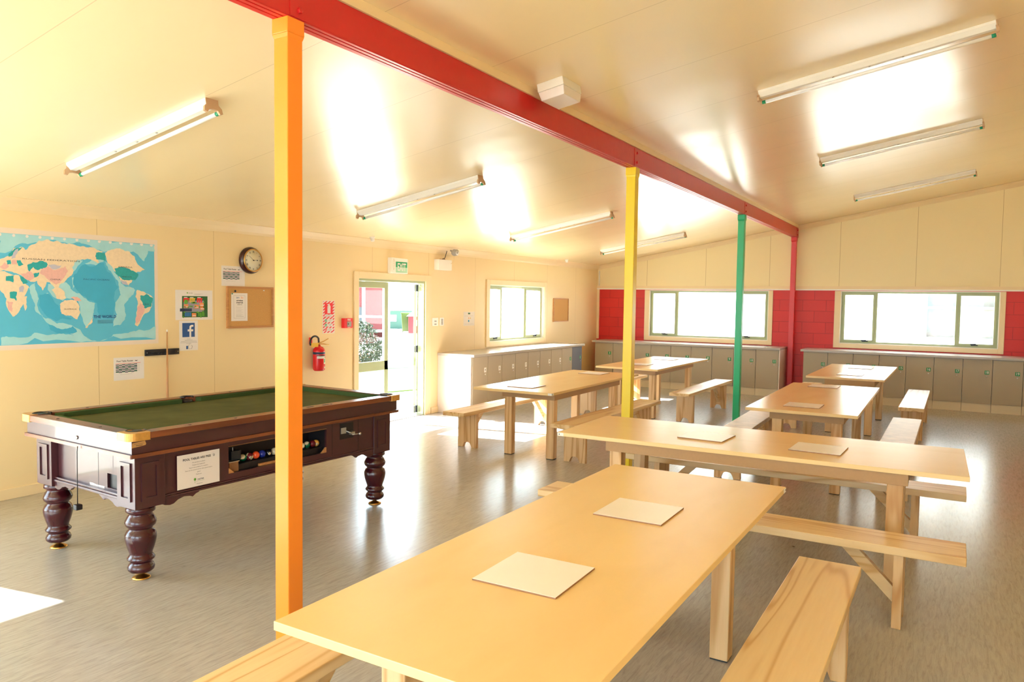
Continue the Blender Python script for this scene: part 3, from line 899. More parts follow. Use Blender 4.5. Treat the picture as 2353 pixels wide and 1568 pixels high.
# ------------------------------------------------------------------ pool table
PT = (-4.6065, 3.6715, 0); PR = -0.0332
pool = thing('pool_table', 'dark mahogany coin-operated pool table with olive green cloth and gold corners', 'pool table', PT, PR)
a_, b_2 = 0.575, 1.095
def ring_arc(cx, cy, r, t0, t1, n=8):
    return [(cx+r*math.cos(math.radians(t0+(t1-t0)*i/n)), cy+r*math.sin(math.radians(t0+(t1-t0)*i/n))) for i in range(n+1)]
def mirror4(pts):   # pts for the (+,+) quadrant going from the +y side round to the +x side (clockwise)
    q1 = pts
    q4 = [(x, -y) for x, y in reversed(pts)]
    q3 = [(-x, -y) for x, y in pts]
    q2 = [(-x, y) for x, y in reversed(pts)]
    return q1+q4+q3+q2
hx, hy = 0.640, 1.160
outer = mirror4([(hx-0.05, hy)]+ring_arc(hx-0.05, hy-0.05, 0.05, 90, 0, 6)[1:-1]+[(hx, hy-0.05)])
ix, iy = 0.545, 1.065
corner = [(ix-0.085, iy)]+ring_arc(ix+0.004, iy+0.004, 0.060, 170, -80, 12)+[(ix, iy-0.085)]
midp = [(ix, 0.062)]+ring_arc(ix+0.022, 0, 0.045, 80, 0, 5)
inner = mirror4(corner+midp)
MB().prism(outer, 0.868, 0.905, 'rail', holes=[inner]).build('rail', pool, bevel=0.010, seg=3)
for sx in (-1, 1):
    for sy in (-1, 1):
        o1 = [(hx-0.125, hy+0.006)]+ring_arc(hx-0.045, hy-0.045, 0.051, 90, 0, 6)+[(hx+0.006, hy-0.125)]
        i1 = [(ix+0.0, hy-0.125)]+ring_arc(ix+0.004, iy+0.004, 0.058, -60, 150, 10)+[(hx-0.125, iy)]
        poly = [(sx*p[0], sy*p[1]) for p in o1+i1]
        MB().prism(poly, 0.862, 0.909, 'goldcap').build('corner_cap', pool, bevel=0.010, seg=3)
        k = MB()
        k.tube([(sx*p[0], sy*p[1], 0.906) for p in ring_arc(ix+0.004, iy+0.004, 0.053, 190, -100, 16)], 0.006, 'leather')
        k.lathe([(0.05, 0.906), (0.052, 0.87), (0.04, 0.82)], 'leather', (sx*(ix+0.004), sy*(iy+0.004), 0))
        k.build('pocket', pool)
for sx in (-1, 1):
    k = MB()
    k.tube([(sx*p[0], p[1], 0.906) for p in ring_arc(ix+0.02, 0, 0.045, 130, -130, 12)], 0.006, 'leather')
    k.lathe([(0.040, 0.885), (0.042, 0.87), (0.03, 0.82)], 'leather', (sx*(ix+0.016), 0, 0))
    k.build('pocket', pool)
# bed and cushions
MB().box(-ix, ix, -iy, iy, 0.835, 0.868, 'cloth').build('cloth_bed', pool)
def cushion(pts, P=None):
    m = MB(); n = len(pts)
    m.prism(pts, 0.869, 0.900, 'cushion')
    m.build('cushion', pool, bevel=0.006, seg=2)
cw = 0.045
for s_ in (-1, 1):
    cushion([(-ix+0.07, s_*iy), (ix-0.07, s_*iy), (ix-0.07-cw, s_*(iy-cw)), (-ix+0.07+cw, s_*(iy-cw))][::-s_])
    for t_ in (-1, 1):
        cushion([(s_*ix, t_*0.06), (s_*ix, t_*(iy-0.07)), (s_*(ix-cw), t_*(iy-0.07-cw)), (s_*(ix-cw), t_*(0.06+0.02))][::s_*t_])
# diamonds and marks on the rail
k = MB()
for s_ in (-1, 1):
    for yy in (-0.75, -0.42, 0.42, 0.75): k.lathe([(0.009, 0.9052), (0.009, 0.9062)], 'leather', (s_*0.595, yy, 0), n=10)
    for xx in (-0.25, 0.25): k.lathe([(0.009, 0.9052), (0.009, 0.9062)], 'leather', (xx, s_*1.115, 0), n=10)
for yy in (0.22, 0.37): k.rect(0.575, 0.60, yy-0.03, yy+0.03, 0.9058, 'ink')
k.build('rail_sight', pool)
# frieze and moulding
f_ = 0.038
m = MB()
for d0, z0, z1 in ((f_, 0.782, 0.868),):
    o_ = [(-a_-d0, -b_2-d0), (a_+d0, -b_2-d0), (a_+d0, b_2+d0), (-a_-d0, b_2+d0)]
    i_ = [(-a_+0.05, -b_2+0.05), (a_-0.05, -b_2+0.05), (a_-0.05, b_2-0.05), (-a_+0.05, b_2-0.05)]
    m.prism(o_, z0, z1, 'mahog', holes=[i_])
m.build('frieze', pool, bevel=0.002)
m = MB(); d0 = 0.052
m.prism([(-a_-d0, -b_2-d0), (a_+d0, -b_2-d0), (a_+d0, b_2+d0), (-a_-d0, b_2+d0)], 0.760, 0.781, 'rail', holes=[i_])
m.build('moulding', pool, bevel=0.008, seg=3)
# corner blocks with raised panels
BW = 0.19
for sx in (-1, 1):
    for sy in (-1, 1):
        m = MB()
        xa, xb = sorted((sx*a_, sx*(a_-BW))); ya, yb = sorted((sy*b_2, sy*(b_2-BW)))
        m.box(xa, xb, ya, yb, 0.442, 0.759, 'mahog')
        blk = m.build('corner_block', pool, bevel=0.002)
        p = MB()
        def ringm(P, u0, u1):
            o_ = [(u0, 0.485), (u1, 0.485), (u1, 0.715), (u0, 0.715)]
            h_ = [(u0+0.022, 0.507), (u1-0.022, 0.507), (u1-0.022, 0.693), (u0+0.022, 0.693)]
            p.prism(o_, 0, 0.009, 'mahog', holes=[h_], P=P)
        xc = sx*(a_-BW/2); yc = sy*(b_2-BW/2)
        ringm(lambda u, v, z: (xc+u, sy*(b_2+z+0.0003), v), -0.058, 0.058)
        ringm(lambda u, v, z: (sx*(a_+z+0.0003), yc+u, v), -0.058, 0.058)
        p.build('raised_panel', blk, bevel=0.004)
# ends: recessed panels, base moulding, scalloped brackets
brk = [(0, 0.0), (0.055, -0.0), (0.075, -0.018), (0.10, -0.018), (0.115, -0.010), (0.15, -0.012), (0.19, -0.002), (0.215, -0.012), (0.235, 0.005), (0.245, 0.03), (0, 0.03)]
brk = [(0, 0.462), (0, 0.432), (0.035, 0.424), (0.06, 0.428), (0.09, 0.447), (0.13, 0.457), (0.17, 0.452), (0.19, 0.443), (0.21, 0.458), (0.235, 0.466), (0.235, 0.474), (0, 0.474)]
for sy in (-1, 1):
    xe = a_-BW
    m = MB(); y_ = sy*(b_2-0.045)
    ya, yb = sorted((y_, y_-sy*0.015))
    if sy < 0:
        for u0, u1, v0, v1 in cells(-xe, xe, 0.49, 0.759, [(0.20, 0.345, 0.515, 0.605)]): m.box(u0, u1, ya, yb, v0, v1, 'mahog')
    else: m.box(-xe, xe, ya, yb, 0.49, 0.759, 'mahog')
    pn = m.build('end_panel', pool)
    if sy < 0:
        MB().box(0.0985, 0.101, ya-0.001, ya+0.001, 0.49, 0.757, 'leather').build('panel_joint', pn)
        MB().box(0.19, 0.355, yb+0.001, yb+0.05, 0.505, 0.615, 'leather').build('coin_return', pool)
        t = MB(Matrix(((1, 0, 0, 0.055), (0, 0, -1, ya-0.0006), (0, 1, 0, 0.503), (0, 0, 0, 1))))
        t.flat([(-0.055, -0.012), (0.11, -0.014), (0.115, 0.0), (0.108, 0.006), (0.112, 0.014), (0.02, 0.013), (-0.02, 0.017), (-0.056, 0.016)], 0.0, 'mat')
        t.build('torn_sticker', pn)
    m = MB()
    ya, yb = sorted((sy*(b_2-0.012), sy*(b_2-0.06)))
    m.box(-xe, xe, ya, yb, 0.474, 0.490, 'mahog')
    ya2, yb2 = sorted((sy*(b_2-0.02), sy*(b_2-0.06)))
    m.box(-xe, xe, ya2, yb2, 0.490, 0.505, 'mahog')
    m.build('base_moulding', pool, bevel=0.003)
    for s_ in (-1, 1):
        m = MB()
        m.prism([(s_*(xe-p[0]), p[1]) for p in brk], 0, 0.02, 'mahog', P=lambda u, v, z, sy=sy: (u, sy*(b_2-0.02-z), v))
        m.build('scalloped_bracket', pool)
# long sides
for sx in (-1, 1):
    ye = b_2-BW
    m = MB(); x_ = sx*(a_-0.012)
    xa, xb = sorted((x_, x_-sx*0.018))
    hl = [(-0.452, 0.403, 0.537, 0.713)] if sx > 0 else []
    for u0, u1, v0, v1 in cells(-ye, ye, 0.497, 0.759, hl): m.box(xa, xb, u0, u1, v0, v1, 'mahog')
    sp_ = m.build('side_panel', pool)
    m = MB()
    xa2, xb2 = sorted((sx*(a_-0.002), sx*(a_-0.03)))
    m.box(xa2, xb2, -ye, ye, 0.472, 0.484, 'mahog').box(xa2, xb2, -ye, ye, 0.487, 0.497, 'mahog')
    m.build('base_moulding', pool, bevel=0.003)
    for s_ in (-1, 1):
        m = MB()
        m.prism([(s_*(ye-p[0]), p[1]) for p in brk], 0, 0.02, 'mahog', P=lambda u, v, z, sx=sx: (sx*(a_-0.01-z), u, v))
        m.build('scalloped_bracket', pool)
    if sx > 0:
        k = MB()
        k.box(x_-0.018, x_, -0.452, 0.403, 0.7135, 0.719, 'oak')
        for c in ((-0.452, 1), (0.403, -1)):
            k.prism([(c[0], 0.537), (c[0]+c[1]*0.045, 0.537), (c[0], 0.575)][::c[1]], 0, 0.016, 'oak', P=lambda u, v, z: (x_-0.001-z, u, v))
        k.build('opening_edge', sp_)
        k = MB()
        k.box(0.36, x_-0.02, -0.46, 0.41, 0.520, 0.534, 'leather').box(0.345, 0.36, -0.46, 0.41, 0.52, 0.745, 'leather').box(0.36, x_-0.02, -0.475, -0.46, 0.52, 0.745, 'leather').box(0.36, x_-0.02, 0.41, 0.425, 0.52, 0.745, 'leather')
        k.box(0.42, 0.445, -0.35, 0.41, 0.535, 0.575, 'leather').box(0.50, 0.52, -0.35, 0.41, 0.535, 0.575, 'leather')
        k.build('ball_tray', pool)
        k = MB(); k.box(0.47, 0.535, -0.425, -0.355, 0.535, 0.600, 'chip').box(0.465, 0.54, -0.432, -0.35, 0.600, 0.606, 'steel').box(0.47, 0.535, -0.41, -0.335, 0.612, 0.672, 'black')
        k.tube([(0.535, -0.40, 0.675), (0.535, -0.40, 0.70)], 0.003, 'steel')
        k.build('ball_stop', pool)
        MB().box(0.525, 0.54, -0.19, 0.02, 0.537, 0.553, 'oak').build('tray_lip', pool)
        k = MB()
        k.box(x_, x_+0.003, 0.54, 0.68, 0.612, 0.735, 'leather').box(x_+0.003, x_+0.007, 0.548, 0.60, 0.655, 0.70, 'grey')
        k.tube([(x_+0.005, 0.60, 0.672), (x_+0.03, 0.63, 0.655), (x_+0.035, 0.665, 0.645)], 0.004, 'steel')
        k.box(x_+0.004, x_+0.03, 0.635, 0.672, 0.640, 0.662, 'steel').tube([(x_+0.03, 0.645, 0.640), (x_+0.04, 0.705, 0.640)], 0.004, 'steel')
        k.sphere((x_+0.042, 0.712, 0.640), 0.012, 'steel')
        k.build('coin_mechanism', pool)
        MB().box(x_-0.0005, x_+0.0012, 0.459, 0.4615, 0.50, 0.757, 'leather').box(x_-0.0005, x_+0.0012, 0.735, 0.7375, 0.50, 0.757, 'leather').build('panel_joint', sp_)
# small tan maker's label and bolt
k = MB(Matrix(((0, 0, 1, a_+f_+0.001), (1, 0, 0, -1.09), (0, 1, 0, 0.836), (0, 0, 0, 1))))
k.flat([(-0.044, -0.016), (0.04, -0.008), (0.044, 0.0), (0.037, 0.018), (-0.04, 0.013)], 0, 'brownlabel')
k.box(-0.02, 0.022, -0.006, -0.003, 0.0002, 0.0006, 'ink').box(-0.03, 0.028, 0.004, 0.0055, 0.0002, 0.0006, 'ink')
k.build('maker_label', pool)
MB().lathe([(0.012, 0), (0.012, -0.004), (0.007, -0.010)], 'steel', (0.017, -b_2-f_, 0.817), axis='y').build('bolt', pool)
legp = [(0.075, 0.442), (0.082, 0.43), (0.082, 0.412), (0.066, 0.400), (0.064, 0.392), (0.074, 0.380), (0.086, 0.355), (0.088, 0.343), (0.083, 0.326), (0.066, 0.310), (0.065, 0.302),
        (0.078, 0.292), (0.087, 0.270), (0.088, 0.250), (0.084, 0.225), (0.075, 0.19), (0.066, 0.165), (0.062, 0.152), (0.066, 0.143), (0.078, 0.128), (0.076, 0.120), (0.060, 0.105), (0.058, 0.099),
        (0.070, 0.087), (0.076, 0.070), (0.073, 0.055), (0.060, 0.043), (0.040, 0.036)][::-1]
for sx in (-1, 1):
    for sy in (-1, 1):
        c = (sx*0.486, sy*1.01, 0)
        lg = MB().lathe(legp, 'mahogleg', c, n=36).build('leg', pool)
        MB().lathe([(0.052, 0), (0.053, 0.004), (0.047, 0.010), (0.020, 0.022), (0.012, 0.026), (0.012, 0.037)], 'brass', c).build('levelling_foot', lg)

def in_pool(x, y, z):
    c, s_ = math.cos(PR), math.sin(PR)
    return (PT[0]+x*c-y*s_, PT[1]+x*s_+y*c, z)
M['b_green'] = plain('ball_green', (0.0, 0.12, 0.05, 1), 0.12)
M['b_maroon'] = plain('ball_maroon', (0.16, 0.012, 0.02, 1), 0.12)
M['b_orange'] = plain('ball_orange', (0.85, 0.10, 0.03, 1), 0.12)
M['b_blue'] = plain('ball_blue', (0.015, 0.03, 0.30, 1), 0.12)
M['b_black'] = plain('ball_black', (0.01, 0.01, 0.015, 1), 0.12)
M['b_ivory'] = plain('ball_ivory', (0.75, 0.68, 0.50, 1), 0.12)
M['b_purple'] = plain('ball_purple', (0.06, 0.02, 0.22, 1), 0.12)
M['b_yellow'] = plain('ball_yellow', (0.80, 0.42, 0.08, 1), 0.12)
def ball(y, col, desc, stripe=False, rot=(0.3, 0.4), spot=None):
    m = MB(Matrix.Rotation(rot[0], 4, 'X') @ Matrix.Rotation(rot[1], 4, 'Y'))
    r = 0.0262; n, k = 20, 14
    vs = []; prof = [(max(1e-4, r*math.sin(PI*j/k)), -r*math.cos(PI*j/k)) for j in range(k+1)]
    if stripe:
        m.lathe(prof[:5], 'b_ivory', n=n).lathe(prof[4:11], col, n=n).lathe(prof[10:], 'b_ivory', n=n)
    else: m.lathe(prof, col, n=n)
    o = m.build('pool_ball', loc=in_pool(0.4725, y, 0.6015), rotz=PR)
    tag(o, desc, 'pool ball')
    if spot:
        s_ = MB(); s_.lathe([(0.0095, 0.0252), (0.0095, 0.0264)], 'b_ivory', axis='x', n=16)
        s_.T = Matrix(((0, 0, 1, 0.0266), (1, 0, 0, 0), (0, 1, 0, 0), (0, 0, 0, 1)))
        s_.text(spot, 0, 0, 0, 0.013, 'ink', bold=0.0004)
        so = s_.build('number_spot', o); so.rotation_euler = (0, 0.15, -0.35)
ball(-0.272, 'b_green', 'green striped ball half behind the black stop in the pool table tray', True, (0.9, 0.5))
ball(-0.219, 'b_maroon', 'maroon and ivory striped ball left of the orange ball in the tray', True, (1.0, -0.6), spot='15')
ball(-0.166, 'b_orange', 'plain orange red ball in the pool table tray')
ball(-0.113, 'b_blue', 'plain blue ball between the orange and black balls in the tray')
ball(-0.060, 'b_black', 'black eight ball with white spot in the pool table tray', spot='8')
ball(-0.007, 'b_ivory', 'ivory cue ball right of the black ball, at the orange post edge')
ball(0.240, 'b_purple', 'purple and ivory striped ball just right of the orange post in the tray', True, (0.3, 1.3))
ball(0.293, 'b_green', 'green ball with ivory stripe ends right of the orange post', True, (0.5, 0.2))
ball(0.346, 'b_maroon', 'dark maroon ball between the green and yellow balls in the tray')
ball(0.399-0.0005, 'b_yellow', 'yellow ball at the right end of the pool table tray', spot='1') if False else ball(0.380+0.0, 'b_yellow', 'yellow ball at the right end of the pool table tray', spot='1')

# notice taped on the table side
def pool_side(y, z, out=0.0):
    c, s_ = math.cos(PR), math.sin(PR)
    p = in_pool(a_-0.012+out, y, z)
    return Matrix(((0, 0, c, p[0]), (0, 0, s_, p[1]), (0, 1, 0, z), (0, 0, 0, 1))) + Matrix(((-s_, 0, 0, 0), (c, 0, 0, 0), (0, 0, 0, 0), (0, 0, 0, 0)))
def sheet(F, w, h, name, label, cat='notice', thick=0.0008, mat='paper', group=None):
    """F at the sheet's centre; returns the builder in the sheet's own frame"""
    m = MB()
    m.box(-w/2, w/2, -h/2, h/2, 0.0003, thick, mat)
    m._fin = (F, name, label, cat, group)
    return m
def finish(m):
    F, name, label, cat, group = m._fin
    o = m.build(name); o.matrix_world = F
    return tag(o, label, cat, group)
Fp = pool_side(-0.679, 0.612, 0.0125)
m = sheet(Fp, 0.298, 0.212, 'notice', 'white notice reading POOL TABLES ARE FREE taped on the pool table side')
m.text('POOL TABLES ARE FREE', -0.012, 0.072, 0.001, 0.0185, 'ink', bold=0.0006)
m.lathe([(0.0065, 0.0009), (0.0065, 0.0012)], 'ink', (0.108, 0.073, 0), n=16)
m.lathe([(0.0048, 0.0012), (0.0048, 0.0014)], 'paper', (0.108, 0.073, 0), n=16)
for i, t in enumerate(('We ask that you please:', 'Respect the equipment.', 'Report any problems to reception.', 'Share the fun around and let other guests enjoy a', 'game!', 'Thank you.')):
    m.text(t, 0.0, 0.048-i*0.0155, 0.001, 0.0095, 'ink')
m.lathe([(0.0085, 0.0010), (0.0085, 0.0013)], 'planlime', (-0.028, -0.060, 0), n=14)
m.box(-0.029, -0.027, -0.083, -0.06, 0.001, 0.0013, 'planlime')
m.text('OAKTREE', 0.012, -0.064, 0.001, 0.013, 'navy', sx=0.8, bold=0.0003)
m.box(-0.02, 0.038, -0.0745, -0.0735, 0.001, 0.0013, 'planlime')
m.text('Management', 0.005, -0.090, 0.001, 0.008, 'ink')
finish(m)
# chalk on a cord
o = thing('hanging_chalk', 'black chalk block hanging on a cord from the pool table end', 'chalk', in_pool(0.062, -1.158, 0.378), PR)
MB().tube([(0.008, 0.0, 0.395), (0.006, -0.003, 0.36), (0, -0.002, 0.028)], 0.0028, 'leather').build('cord', o)
m = MB(); m.box(-0.02, 0.02, -0.02, 0.02, 0, 0.034, 'leather'); m.build('chalk_block', o, bevel=0.006)

# ------------------------------------------------------------------ left wall: posters and fittings
# world map: local coordinates run 0..1 left to right and 0..1 bottom to top
MW, MH = 1.62, 1.0
Fm = left_frame(4.45-MW/2, 1.733, 0.0)
m = sheet(Fm, MW, MH, 'world_map', 'large blue wall map of the world centred on the Pacific ocean', 'map', mat='mapborder')
ZK = 0.0
def rough(pts, amp):
    for k in range(3):
        o_ = []
        for i in range(len(pts)):
            p, q = pts[i], pts[(i+1) % len(pts)]
            o_.append(p)
            L_ = math.hypot(q[0]-p[0], q[1]-p[1])
            if L_ > 14: o_.append(((p[0]+q[0])/2+random.uniform(-1, 1)*L_*amp, (p[1]+q[1])/2+random.uniform(-1, 1)*L_*amp))
        pts = o_
    return pts
def mp_(pts, mat, z):
    if len(pts) < 11 or mat != 'paper': pts = rough(pts, 0.13)
    # picture coordinates: x 0..1942 (visible 0 at y=3.07) , y 0..1 in the crop of the poster
    out = []
    for px, py in pts:
        # horizontal: perspective of the wall mapped linearly on tabulated columns
        u = px_to_u(px)
        top = 18+(190-18)*px/1970.0; bot = 1540-(1540-1462)*px/1970.0
        v = (bot-py)/(bot-top)
        u = min(max(u, 0.018), 0.982); v = min(max(v, 0.042), 0.953)
        out.append(((u-0.5)*MW, (v-0.5)*MH))
    global ZK
    ZK += 0.00002
    m.flat(out, 0.0013+ZK, mat)
def px_to_u(px):
    # crop column (5.408 px per photo px) -> metres along the wall from the map's right edge
    x = px/5.408
    dx = x-1176.5
    # ray direction in plan: forward f=1710
    cx_, sx_ = math.cos(YAW), math.sin(YAW)
    dirx = -sx_+cx_*dx/1710; diry = cx_+sx_*dx/1710
    y = XW/dirx*diry
    return (y-(4.45-MW))/MW
m.flat([(-MW/2+0.035, -MH/2+0.04), (MW/2-0.035, -MH/2+0.04), (MW/2-0.035, MH/2-0.045), (-MW/2+0.035, MH/2-0.045)], 0.0011, 'mapsea')
Zs, Zd, Zl, Zc = 0.0014, 0.0013, 0.0017, 0.0032
S = 'mapshelf'
for p in ([(0, 80), (300, 100), (900, 140), (1350, 200), (1930, 240), (1930, 330), (1600, 330), (1300, 330), (1000, 210), (700, 180), (400, 220), (0, 330)],
          [(0, 1380), (160, 1370), (420, 1320), (650, 1340), (760, 1320), (1000, 1370), (1130, 1420), (1200, 1430), (1500, 1340), (1720, 1290), (1930, 1240), (1930, 1425), (1000, 1445), (0, 1480)],
          [(360, 760), (440, 700), (480, 900), (470, 1020), (520, 1120), (700, 1210), (900, 1240), (1100, 1400), (960, 1380), (700, 1270), (560, 1180), (440, 1060), (400, 900)],
          [(1310, 450), (1380, 480), (1480, 650), (1560, 760), (1680, 800), (1600, 900), (1540, 980), (1560, 1100), (1500, 1220), (1400, 1250), (1450, 1100), (1430, 950), (1500, 860), (1480, 760), (1400, 600)],
          [(600, 720), (820, 700), (900, 800), (1010, 860), (1170, 950), (1150, 1120), (1060, 1260), (1010, 1120), (930, 900), (780, 930), (660, 880), (600, 800)],
          [(580, 830), (600, 830), (598, 1080), (584, 1080)], [(900, 640), (920, 640), (940, 740), (900, 790)], [(1040, 1000), (1080, 950), (1180, 960), (1150, 1110), (1090, 1130)],
          [(1060, 470), (1180, 420), (1300, 440), (1200, 500), (1090, 480)], [(820, 580), (930, 440), (1040, 430), (930, 560), (860, 610)]):
    mp_(p, S, Zs)
mp_([(920, 610), (1060, 480), (1180, 500), (1300, 470), (1400, 620), (1470, 760), (1420, 930), (1380, 1150), (1250, 1130), (1200, 960), (1000, 850), (930, 760)], 'mapdeep', Zd)
mp_([(590, 1215), (760, 1280), (900, 1240), (950, 1310), (740, 1335), (620, 1290)], 'mapdeep', Zs+0.0001)
mp_([(490, 850), (600, 840), (720, 980), (760, 1080), (900, 1150), (700, 1180), (560, 1100), (480, 980)], 'mapdeep', Zs+0.0001)
LND, TE_, PK, LI = 'mapland', 'mapteal', 'mappink', 'maplilac'
# continents
mp_([(120, 370), (180, 280), (290, 265), (330, 300), (440, 230), (600, 170), (760, 210), (900, 230), (1130, 270), (1290, 330), (1200, 350), (1230, 470), (1150, 430), (1030, 420), (930, 460), (900, 520), (920, 560), (860, 640), (800, 700), (740, 730), (720, 800), (660, 740), (620, 700), (580, 700), (530, 800), (490, 740), (460, 680), (380, 690), (300, 640), (240, 600), (0, 560), (0, 420)], LND, Zl)
mp_([(0, 560), (90, 575), (240, 610), (300, 700), (360, 760), (300, 870), (280, 980), (230, 1060), (180, 1110), (150, 1120), (100, 1040), (80, 900), (0, 790)], LND, Zl)
mp_([(750, 1040), (740, 970), (800, 920), (890, 915), (940, 920), (985, 1000), (990, 1080), (955, 1160), (910, 1140), (870, 1110), (800, 1105), (760, 1090)], LND, Zl)
mp_([(1310, 350), (1400, 300), (1500, 290), (1620, 330), (1700, 460), (1800, 550), (1700, 580), (1640, 700), (1590, 740), (1640, 790), (1500, 690), (1420, 560), (1330, 430)], LND, Zl)
mp_([(1700, 800), (1800, 830), (1900, 900), (1880, 1010), (1800, 1090), (1740, 1180), (1700, 1250), (1670, 1230), (1690, 1100), (1710, 980), (1680, 880)], LND, Zl)
mp_([(1620, 260), (1750, 235), (1840, 290), (1830, 370), (1790, 450), (1740, 400), (1660, 320)], S, Zl)
mp_([(1630, 270), (1750, 245), (1820, 290), (1810, 360), (1780, 430), (1740, 380), (1670, 310)], LND, Zc) if False else None
mp_([(300, 870), (335, 870), (330, 1010), (305, 1050)], LND, Zl)
mp_([(1050, 1262), (1120, 1180), (1150, 1140), (1140, 1200), (1080, 1262)], LND, Zl)
mp_([(640, 790), (700, 900), (790, 910), (820, 900), (800, 820), (760, 780), (700, 760)], LND, Zl)
mp_([(880, 890), (960, 880), (1010, 930), (940, 930)], PK, Zc)
# countries
mp_([(350, 480), (420, 450), (540, 435), (600, 480), (560, 530), (480, 550), (420, 510), (370, 570), (350, 520)], TE_, Zc)
mp_([(115, 350), (200, 280), (290, 268), (260, 300), (160, 370), (120, 385)], TE_, Zc)
mp_([(1200, 340), (1310, 345), (1315, 440), (1200, 420), (1190, 380)], TE_, Zc)
mp_([(1425, 535), (1610, 540), (1720, 600), (1680, 680), (1590, 680), (1520, 670), (1440, 600)], TE_, Zc)
mp_([(1740, 870), (1820, 850), (1900, 905), (1870, 1010), (1800, 1030), (1770, 960)], TE_, Zc)
mp_([(80, 620), (180, 610), (170, 700), (80, 680)], TE_, Zc)
mp_([(120, 820), (210, 815), (200, 925), (120, 890)], TE_, Zc)
mp_([(90, 430), (140, 420), (145, 475), (95, 475)], TE_, Zc)
mp_([(210, 430), (260, 425), (300, 480), (240, 500)], TE_, Zc)
mp_([(250, 620), (330, 640), (350, 700), (290, 720)], TE_, Zc)
mp_([(420, 590), (490, 575), (480, 620), (430, 640)], TE_, Zc)
mp_([(600, 490), (680, 480), (770, 490), (740, 530), (660, 540)], LI, Zc)
mp_([(520, 540), (600, 500), (660, 545), (760, 530), (820, 500), (850, 560), (780, 660), (700, 730), (640, 690), (560, 620), (500, 580)], PK, Zc)
mp_([(255, 590), (380, 560), (430, 640), (380, 680), (310, 650)], PK, Zc)
mp_([(0, 500), (60, 450), (120, 500), (60, 540)], PK, Zc)
mp_([(150, 430), (210, 420), (220, 480), (160, 480)], PK, Zc)
mp_([(1740, 960), (1790, 1000), (1760, 1110), (1690, 1220), (1675, 1190), (1700, 1090)], PK, Zc)
mp_([(80, 930), (160, 940), (150, 1060), (105, 1040)], PK, Zc)
mp_([(200, 300), (240, 285), (200, 400), (150, 410)], LI, Zc)
mp_([(240, 760), (290, 740), (290, 820), (240, 820)], LI, Zc)
mp_([(1500, 670), (1570, 690), (1590, 740), (1540, 730)], LI, Zc)
for i, xx in enumerate((15, 185, 350, 510, 662, 812, 965, 1108, 1243, 1377, 1505, 1640, 1765, 1885)):
    mp_(ring_arc(xx, 108+xx*0.075, 19, 0, 330, 11), 'paper', Zc)
tx = lambda px: (px_to_u(px)-0.5)*MW
m.text('THE WORLD', tx(1300), -0.235, Zc, 0.036, 'fbblue', bold=0.001)
for i in range(3): m.box(tx(1300)-0.07, tx(1300)+0.07, -0.268-i*0.012, -0.265-i*0.012, Zc, Zc+0.0002, 'navy')
m.text('RUSSIAN FEDERATION', tx(650), 0.255, Zc, 0.018, 'ink', sx=2.6)
m.text('AUSTRALIA', tx(870), -0.165, Zc, 0.016, 'ink', sx=1.3)
m.text('CANADA', tx(1560), 0.225, Zc, 0.018, 'ink', sx=1.8); m.text('BRAZIL', tx(1820), -0.12, Zc, 0.014, 'ink'); m.text('UNITED STATES', tx(1575), 0.135, Zc, 0.014, 'ink')
m.text('CHINA', tx(690), 0.09, Zc, 0.018, 'ink', sx=1.5); m.text('PACIFIC OCEAN', tx(1200), 0.10, Zc, 0.018, 'fbblue', sx=1.8)
finish(m)

def roster(y, z, label, w=0.300, h=0.213):
    m = sheet(left_frame(y, z), w, h, 'roster', label)
    m.text('Pool Table Roster', -0.04, 0.072, 0.001, 0.022, 'ink', bold=0.0004)
    m.flat([(0.055, 0.075), (0.075, 0.072), (0.088, 0.076), (0.078, 0.066), (0.065, 0.066)], 0.0011, 'ink')
    m.box(-0.13, 0.115, 0.048, 0.051, 0.0010, 0.0012, 'signred')
    for i in range(7):
        for j in range(10):
            x0 = -0.13+i*0.030; y0 = 0.042-j*0.0078
            if (j+i) % 2 == 0: m.box(x0, x0+0.030, y0-0.0078, y0, 0.0010, 0.0012, 'navy')
            elif j % 3 == 0: m.box(x0, x0+0.030, y0-0.0035, y0, 0.0010, 0.0012, 'labelgreen')
    for j in range(9): m.box(0.088, 0.105, 0.038-j*0.008, 0.039-j*0.008, 0.0010, 0.0012, 'inkgrey')
    m.text('please sign your name against a time', -0.03, -0.052, 0.001, 0.008, 'inkgrey')
    return finish(m)
roster(5.328, 1.917, 'white Pool Table Roster sheet partly tucked under the wall clock')
roster(4.147, 1.010, 'white Pool Table Roster sheet low on the wall beside the cue rack')

m = sheet(left_frame(4.851, 1.607), 0.43, 0.302, 'site_map', 'landscape sheet with a colourful printed site plan below left of the clock', 'poster')
m.lathe([(0.007, 0.001), (0.007, 0.0013)], 'planlime', (-0.08, 0.122, 0), n=12)
m.text('OAKTREE', -0.045, 0.120, 0.001, 0.012, 'navy')
m.box(0.0, 0.10, 0.112, 0.114, 0.001, 0.0012, 'inkgrey').box(0.0, 0.07, 0.106, 0.108, 0.001, 0.0012, 'inkgrey')
m.box(-0.14, 0.155, -0.125, 0.09, 0.001, 0.0012, 'plangreen')
z1 = 0.0013
def pr2(x0, x1, y0, y1, mat, dz=0.0002): m.box(x0, x1, y0, y1, z1, z1+dz, mat)
pr2(-0.125, 0.11, -0.07, 0.045, 'plangrey'); pr2(-0.165, -0.03, -0.065, -0.035, 'navy', 0.0004)
for x0, c in ((-0.125, 'signred'), (-0.055, 'planyellow'), (0.03, 'signred')):
    for i in range(3): pr2(x0+i*0.022, x0+0.014+i*0.022, 0.025, 0.065, c, 0.0004)
    pr2(x0, x0+0.065, 0.058, 0.070, c, 0.0005); pr2(x0+0.005, x0+0.045, 0.072, 0.080, 'paper', 0.0004)
